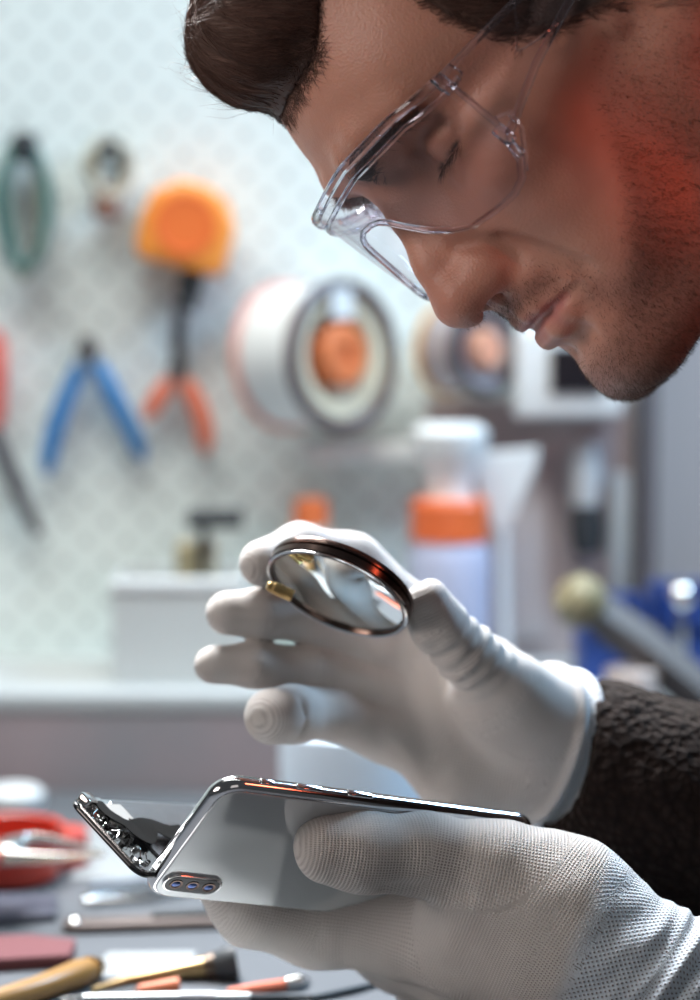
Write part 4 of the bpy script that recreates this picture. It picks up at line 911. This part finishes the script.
# ------------------------------------------------------------------ things on the worktop
def tp(px, py, h=0): return onZ(px, py, ZT_+h)
t = thing('red_reel', 'open round red plastic dish at the left edge of the worktop', 'dish', tp(22, 900)); c = tp(6, 880, .0); red = mat('red_plastic', (.48, .04, .02), .35)
Rr = .029; g = MB(); g.lathe(TM(c), [(0, .0003), (Rr*.8, .0003), (Rr*.95, .003), (Rr, .010), (Rr, .024), (Rr*1.06, .026), (Rr*1.04, .029), (Rr*.97, .028), (Rr*.94, .012), (Rr*.88, .004), (0, .004)], 48); g.build('bowl', red, t)
g = MB(); g.lathe(TM(c+np.array([-.008, .004, .0045])), [(0, 0), (.009, 0), (.009, .012), (.006, .014), (0, .014)], 24); g.build('inner_hub', mat('dark_red_hub', (.30, .04, .04), .4), t)
g = MB(); c2 = c+np.array([.020, .016, 0]); g.lathe(TM(c2+np.array([0.006, .014, 0])), [(0, .0003), (.012, .0003), (.0135, .002), (.0135, .018), (.012, .020), (0, .020)], 32); tag(g.build('small_red_jar', red), 'small red round jar standing behind the red dish', 'jar')
t = thing('needle_nose_pliers', 'steel needle nose pliers lying across the red dish', 'pliers', tp(15, 858, .027)); hz = .033
g = MB(); g.tube(spline([tp(4, 858, hz), tp(50, 858, hz), tp(104, 855, hz)], 5), np.linspace(.0042, .0008, 11), 10); g.tube(spline([tp(2, 846, hz+.002), tp(38, 838, hz+.002), tp(104, 853, hz+.001)], 5), np.linspace(.0042, .0008, 11), 10); g.build('jaws', mat('bright_steel', (.75, .73, .68), .22, 1), t)
g = MB(); g.lathe(TM(tp(8, 852, hz)), [(0, -.004), (.008, -.004), (.009, -.002), (.009, .003), (.007, .005), (0, .0055)], 24); g.build('pivot', steel, t)
for a in (840, 870): g = MB(); g.tube(spline([tp(2, 852, hz), tp(-40, a, hz), tp(-110, a-6, hz)], 5), [.003]+[.0055]*9+[.004], 12); g.build('handle', red, t)
def rod(name, label, cat, parts, group=None):
    """parts: (name, material, [(px, py)...], [radii]); lying on the worktop"""
    p0 = parts[0][2][0]; t = thing(name, label, cat, tp(*p0), group)
    for nm, m_, P, R in parts:
        g = MB(); hm_ = [r for r in R]; Q = [tp(x, y, r+.0003) for (x, y), r in zip(P, hm_)]; g.tube(Q, R, 14); g.build(nm, m_, t)
    return t
brs = mat('polished_brass', (.36, .25, .12), .3, .9, vary=.2); wood = mat('varnished_wood', (.34, .18, .055), .3)
rod('brush', 'golden handled brush lying at the bottom left corner', 'brush', [('handle', wood, [(-60, 1012), (-10, 1003), (40, 988), (80, 973), (94, 968)], [.0045, .0050, .0055, .0062, .0052]), ('end_cap', brs, [(90, 969.5), (97, 967)], [.0060, .0045])])
rod('dusting_brush', 'slim brass handled brush with flared black bristles', 'brush', [('handle', brs, [(92, 990), (130, 979), (180, 971), (206, 967)], [.0012, .0020, .0038, .0050]), ('ferrule', mat('dark_ferrule', (.10, .07, .05), .3, .6), [(204, 967.5), (216, 965)], [.0052, .0060]), ('bristles', dk, [(214, 965.5), (226, 963), (237, 961)], [.0056, .0072, .0080])])
rod('precision_screwdriver', 'thin screwdriver with an orange end beside the brass brush', 'screwdriver', [('grip', mat('orange_grip', (.80, .22, .10), .4), [(138, 990), (178, 984)], [.0022, .0030]), ('shaft', steel, [(60, 1000), (139, 990)], [.0010, .0010])])
rod('scalpel', 'red handled pick with a shiny silver tip near the bottom edge', 'pick', [('grip', redg, [(228, 992), (258, 988), (286, 984)], [.0018, .0024, .0024]), ('tip', steel, [(285, 984), (298, 981), (309, 980)], [.0026, .0032, .0012])])
rod('spudger', 'thin black stick lying under the gloved hand', 'stick', [('stick', dk, [(312, 998), (350, 990), (392, 980)], [.0014, .0016, .0010])])
rod('long_tweezers', 'long pale metal bar running along the bottom edge', 'tweezers', [('arm', mat('pale_alloy', (.42, .44, .46), .3, .7), [(84, 999), (180, 998), (250, 998)], [.0022, .0026, .0024]), ('grip', mat('grey_knurled', (.35, .35, .37), .5, .5), [(180, 998), (215, 998)], [.0030, .0030]), ('tip', dk, [(250, 998), (322, 997)], [.0022, .0008])])
g = MB(); A_, B_ = tp(62, 931, .0), tp(262, 924, .0); dv = unit(B_-A_); Ms = frame((A_+B_)/2+np.array([0, 0, .0002]), (0, 0, 1), dv); Lb = np.linalg.norm(B_-A_)
t = thing('flat_wrench', 'flat grey brown steel tool with a raised highlight dot, lying behind the brushes', 'wrench', (A_+B_)/2)
g.prism(Ms, rrect(Lb, .016, .0078, 10), 0, .0045, .0008, 2); g.build('blade', mat('brown_steel', (.15, .12, .11), .45, .5), t)
g = MB(); g.lathe(Ms @ Matrix.Translation((-Lb/2+.006, -.001, .0045)), [(.0026, -.001), (.0026, .0006), (.0018, .0014), (0, .0018)], 20); g.build('glint_stud', mat('glint_metal', (.95, .95, .95), .2, 1), t)  # bright stud stands in for a highlight on the tool
g = MB(); g.box(Ms @ Matrix.Translation((.01, .003, .0055)), (.03, .007, .003), .001, 2); g.build('slot_plate', dk, t)
rod('tweezers', 'thin steel tweezers lying between the dish and the flat tool', 'tweezers', [('arm', steel, [(84, 900), (150, 889), (225, 884)], [.0022, .0018, .0010]), ('arm', steel, [(84, 902), (150, 899), (225, 886)], [.0022, .0018, .0010])])
rod('steel_probe', 'dull steel probe lying behind the tweezers', 'probe', [('shaft', mat('dull_steel', (.4, .4, .42), .4, .8), [(90, 886), (160, 876)], [.0018, .0012]), ('handle', dk, [(158, 876), (240, 868)], [.0024, .0020])])
def slab(name, label, cat, pts, h, m_, z=0):
    g = MB(); P = [tp(x, y) for x, y in pts]; c = np.mean(P, 0); g.prism(TM((c[0], c[1], ZT_+.0002+z)), [(p[0]-c[0], p[1]-c[1]) for p in P], 0, h, min(.0006, h*.3), 1); return tag(g.build(name, m_), label, cat)
paper = mat('white_paper', (.27, .285, .29), .6)
slab('paper_sheet', 'white sheet of paper between the brushes and the flat tool', 'paper', [(88, 978), (190, 976), (196, 952), (108, 953)], .0004, paper)
slab('pink_cloth', 'folded dull pink cloth at the left edge behind the golden brush', 'cloth', [(-60, 976), (70, 968), (76, 952), (30, 947), (-60, 950)], .006, mat('pink_cloth', (.15, .05, .055), .9, bump=.5, bscale=500))
slab('dish_shadow', 'flat dark slab standing in for the shadow under the red dish', 'case', [(-120, 935), (56, 922), (58, 902), (-120, 900)], .004, mat('shadow_dark_blue', (.05, .055, .08), .5))  # dark slab in place of the shade under the red dish
slab('white_card', 'bright white card lying behind the pliers tips', 'card', [(70, 880), (215, 880), (215, 822), (88, 822)], .0008, paper)
# pale paper roll lying behind the phone
t = thing('paper_towel_roll', 'bluish white roll standing on the worktop behind the phone', 'paper roll', tp(350, 830)); c = tp(352, 835); hr = onY(350, 728, c[1])[2]-ZT_
g = MB(); g.lathe(TM(c), [(.012, .0003), (.040, .0003), (.0405, .002), (.0405, hr-.001), (.0395, hr), (.012, hr), (.012, .0003)], 56, cap=False); g.build('paper', mat('bluish_white_paper', (.66, .76, .86), .7), t)
g = MB(); g.lathe(TM(c), [(.0105, .0005), (.0118, .0005), (.0118, hr+.0003), (.0105, hr+.0003), (.0105, .0005)], 28, cap=False); g.build('cardboard_core', mat('cardboard', (.45, .32, .2), .8), t)
g = MB(); c = tp(14, 806); hb_ = onY(14, 787, c[1])[2]-ZT_; g.lathe(TM(c), [(0, .0003), (.017, .0003), (.018, .002), (.018, hb_*.7), (.014, hb_), (0, hb_)], 32); tag(g.build('white_jar', wht), 'low white jar at the left edge behind the red dish', 'jar')

# dark pad and white sheet added out of view to tone the glass back
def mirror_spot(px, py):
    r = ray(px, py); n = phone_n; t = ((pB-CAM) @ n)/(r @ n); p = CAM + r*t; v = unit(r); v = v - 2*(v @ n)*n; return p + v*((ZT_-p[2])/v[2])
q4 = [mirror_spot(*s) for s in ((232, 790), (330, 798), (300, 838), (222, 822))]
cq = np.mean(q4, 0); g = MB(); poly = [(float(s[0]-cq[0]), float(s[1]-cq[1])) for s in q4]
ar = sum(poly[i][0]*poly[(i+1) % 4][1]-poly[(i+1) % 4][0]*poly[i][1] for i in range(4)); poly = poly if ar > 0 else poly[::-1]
g.prism(TM((cq[0], cq[1], ZT_+.0002)), poly, 0, .008, .002, 2); tag(g.build('added_mirror_pad', mat('mirror_pad_black', (.02, .02, .022), .6)), 'added dark pad, out of view, mirrored in the glass phone back', 'pad')
slab_q = [mirror_spot(*s) for s in ((60, 760), (300, 770), (262, 960), (60, 960))]
cq = np.mean(slab_q, 0); poly = [(float(s[0]-cq[0]), float(s[1]-cq[1])) for s in slab_q]
ar = sum(poly[i][0]*poly[(i+1) % 4][1]-poly[(i+1) % 4][0]*poly[i][1] for i in range(4)); poly = poly if ar > 0 else poly[::-1]
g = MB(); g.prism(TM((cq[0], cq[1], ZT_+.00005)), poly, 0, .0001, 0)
tag(g.build('added_mirror_sheet', mat('mirror_sheet_white', (.8, .82, .82), .6)), 'added white sheet, out of view, brightening the glass phone back', 'paper')  # added unseen sheet whose reflection lightens the phone back
# ------------------------------------------------------------------ light and camera
def area(name, loc, to, size, power, col=(1, 1, 1), sy=None, spread=None):
    l = bpy.data.lights.new(name, 'AREA'); l.energy = power; l.color = col; l.size = size
    if sy: l.shape = 'RECTANGLE'; l.size_y = sy
    if spread: l.spread = math.radians(spread)
    o = bpy.data.objects.new(name, l); COL.objects.link(o); o.location = Vector(loc)
    o.rotation_euler = (Vector(to)-Vector(loc)).to_track_quat('-Z', 'Y').to_euler(); return o
wd = bpy.data.worlds.new('World'); SC.world = wd; wd.use_nodes = True
wd.node_tree.nodes['Background'].inputs[0].default_value = (.80, .86, .92, 1); wd.node_tree.nodes['Background'].inputs[1].default_value = .06
head_c = H2W([(-60, 0, -20)])[0]
area('ceiling_light_over_bench', (-.4, 1.10, 2.0), (-.35, 1.5, .95), 1.8, 6.6, (.97, 1, .96), .5, 75)
area('rim_light_behind', (-.22, 1.38, 1.60), W(380, 450, .93), .35, 8, (.97, .98, 1.0), .4, 80)  # back light from above that rims the fingers, nose and hair
area('red_lamp', (.85, .56, 1.45), H2W([(-95, 60, -70)])[0], .12, .7, (1, .16, .08))
sp_ = bpy.data.lights.new('red_spot_lamp', 'SPOT'); sp_.energy = 16; sp_.color = (1, .13, .06); sp_.spot_size = math.radians(9); sp_.spot_blend = 1; sp_.shadow_soft_size = .015
so_ = bpy.data.objects.new('red_spot_lamp', sp_); COL.objects.link(so_); so_.location = (.72, .22, 1.30)
so_.rotation_euler = (Vector(W(742, 165, .87))-so_.location).to_track_quat('-Z', 'Y').to_euler()
area('blue_lamp', (.55, 1.30, 1.5), W(520, 650, .97), .25, 9, (.45, .72, 1.0))
area('room_light_front', (-.95, .40, 1.30), H2W([(-30, 20, -40)])[0], .5, .6, (1.0, .88, .82), .5, 45)
area('added_fill_right', (.45, -.55, 1.25), W(420, 700, .95), .7, .95, (1.0, .93, .89), .7)  # fill lamp added to brighten the palm and lower glove
cd = bpy.data.cameras.new('camera'); co = bpy.data.objects.new('camera', cd); COL.objects.link(co); SC.camera = co
co.location = Vector(CAM); co.rotation_euler = (math.pi/2-TH, 0, 0)
cd.sensor_fit = 'VERTICAL'; cd.sensor_height = 36; cd.sensor_width = 25.2; cd.lens = FPX*36/1000; cd.clip_start = .05; cd.clip_end = 30
cd.dof.use_dof = True; cd.dof.focus_distance = .885; cd.dof.aperture_fstop = 4.4; cd.dof.aperture_blades = 0
SC.view_settings.view_transform = 'Standard'; SC.view_settings.look = 'None'; SC.view_settings.gamma = 1; SC.view_settings.exposure = 0; SC.view_settings.use_curve_mapping = False
SC.cycles.use_denoising = True; SC.cycles.max_bounces = 10; SC.cycles.transparent_max_bounces = 16; SC.cycles.transmission_bounces = 8
SC.cycles.caustics_reflective = False; SC.cycles.caustics_refractive = False
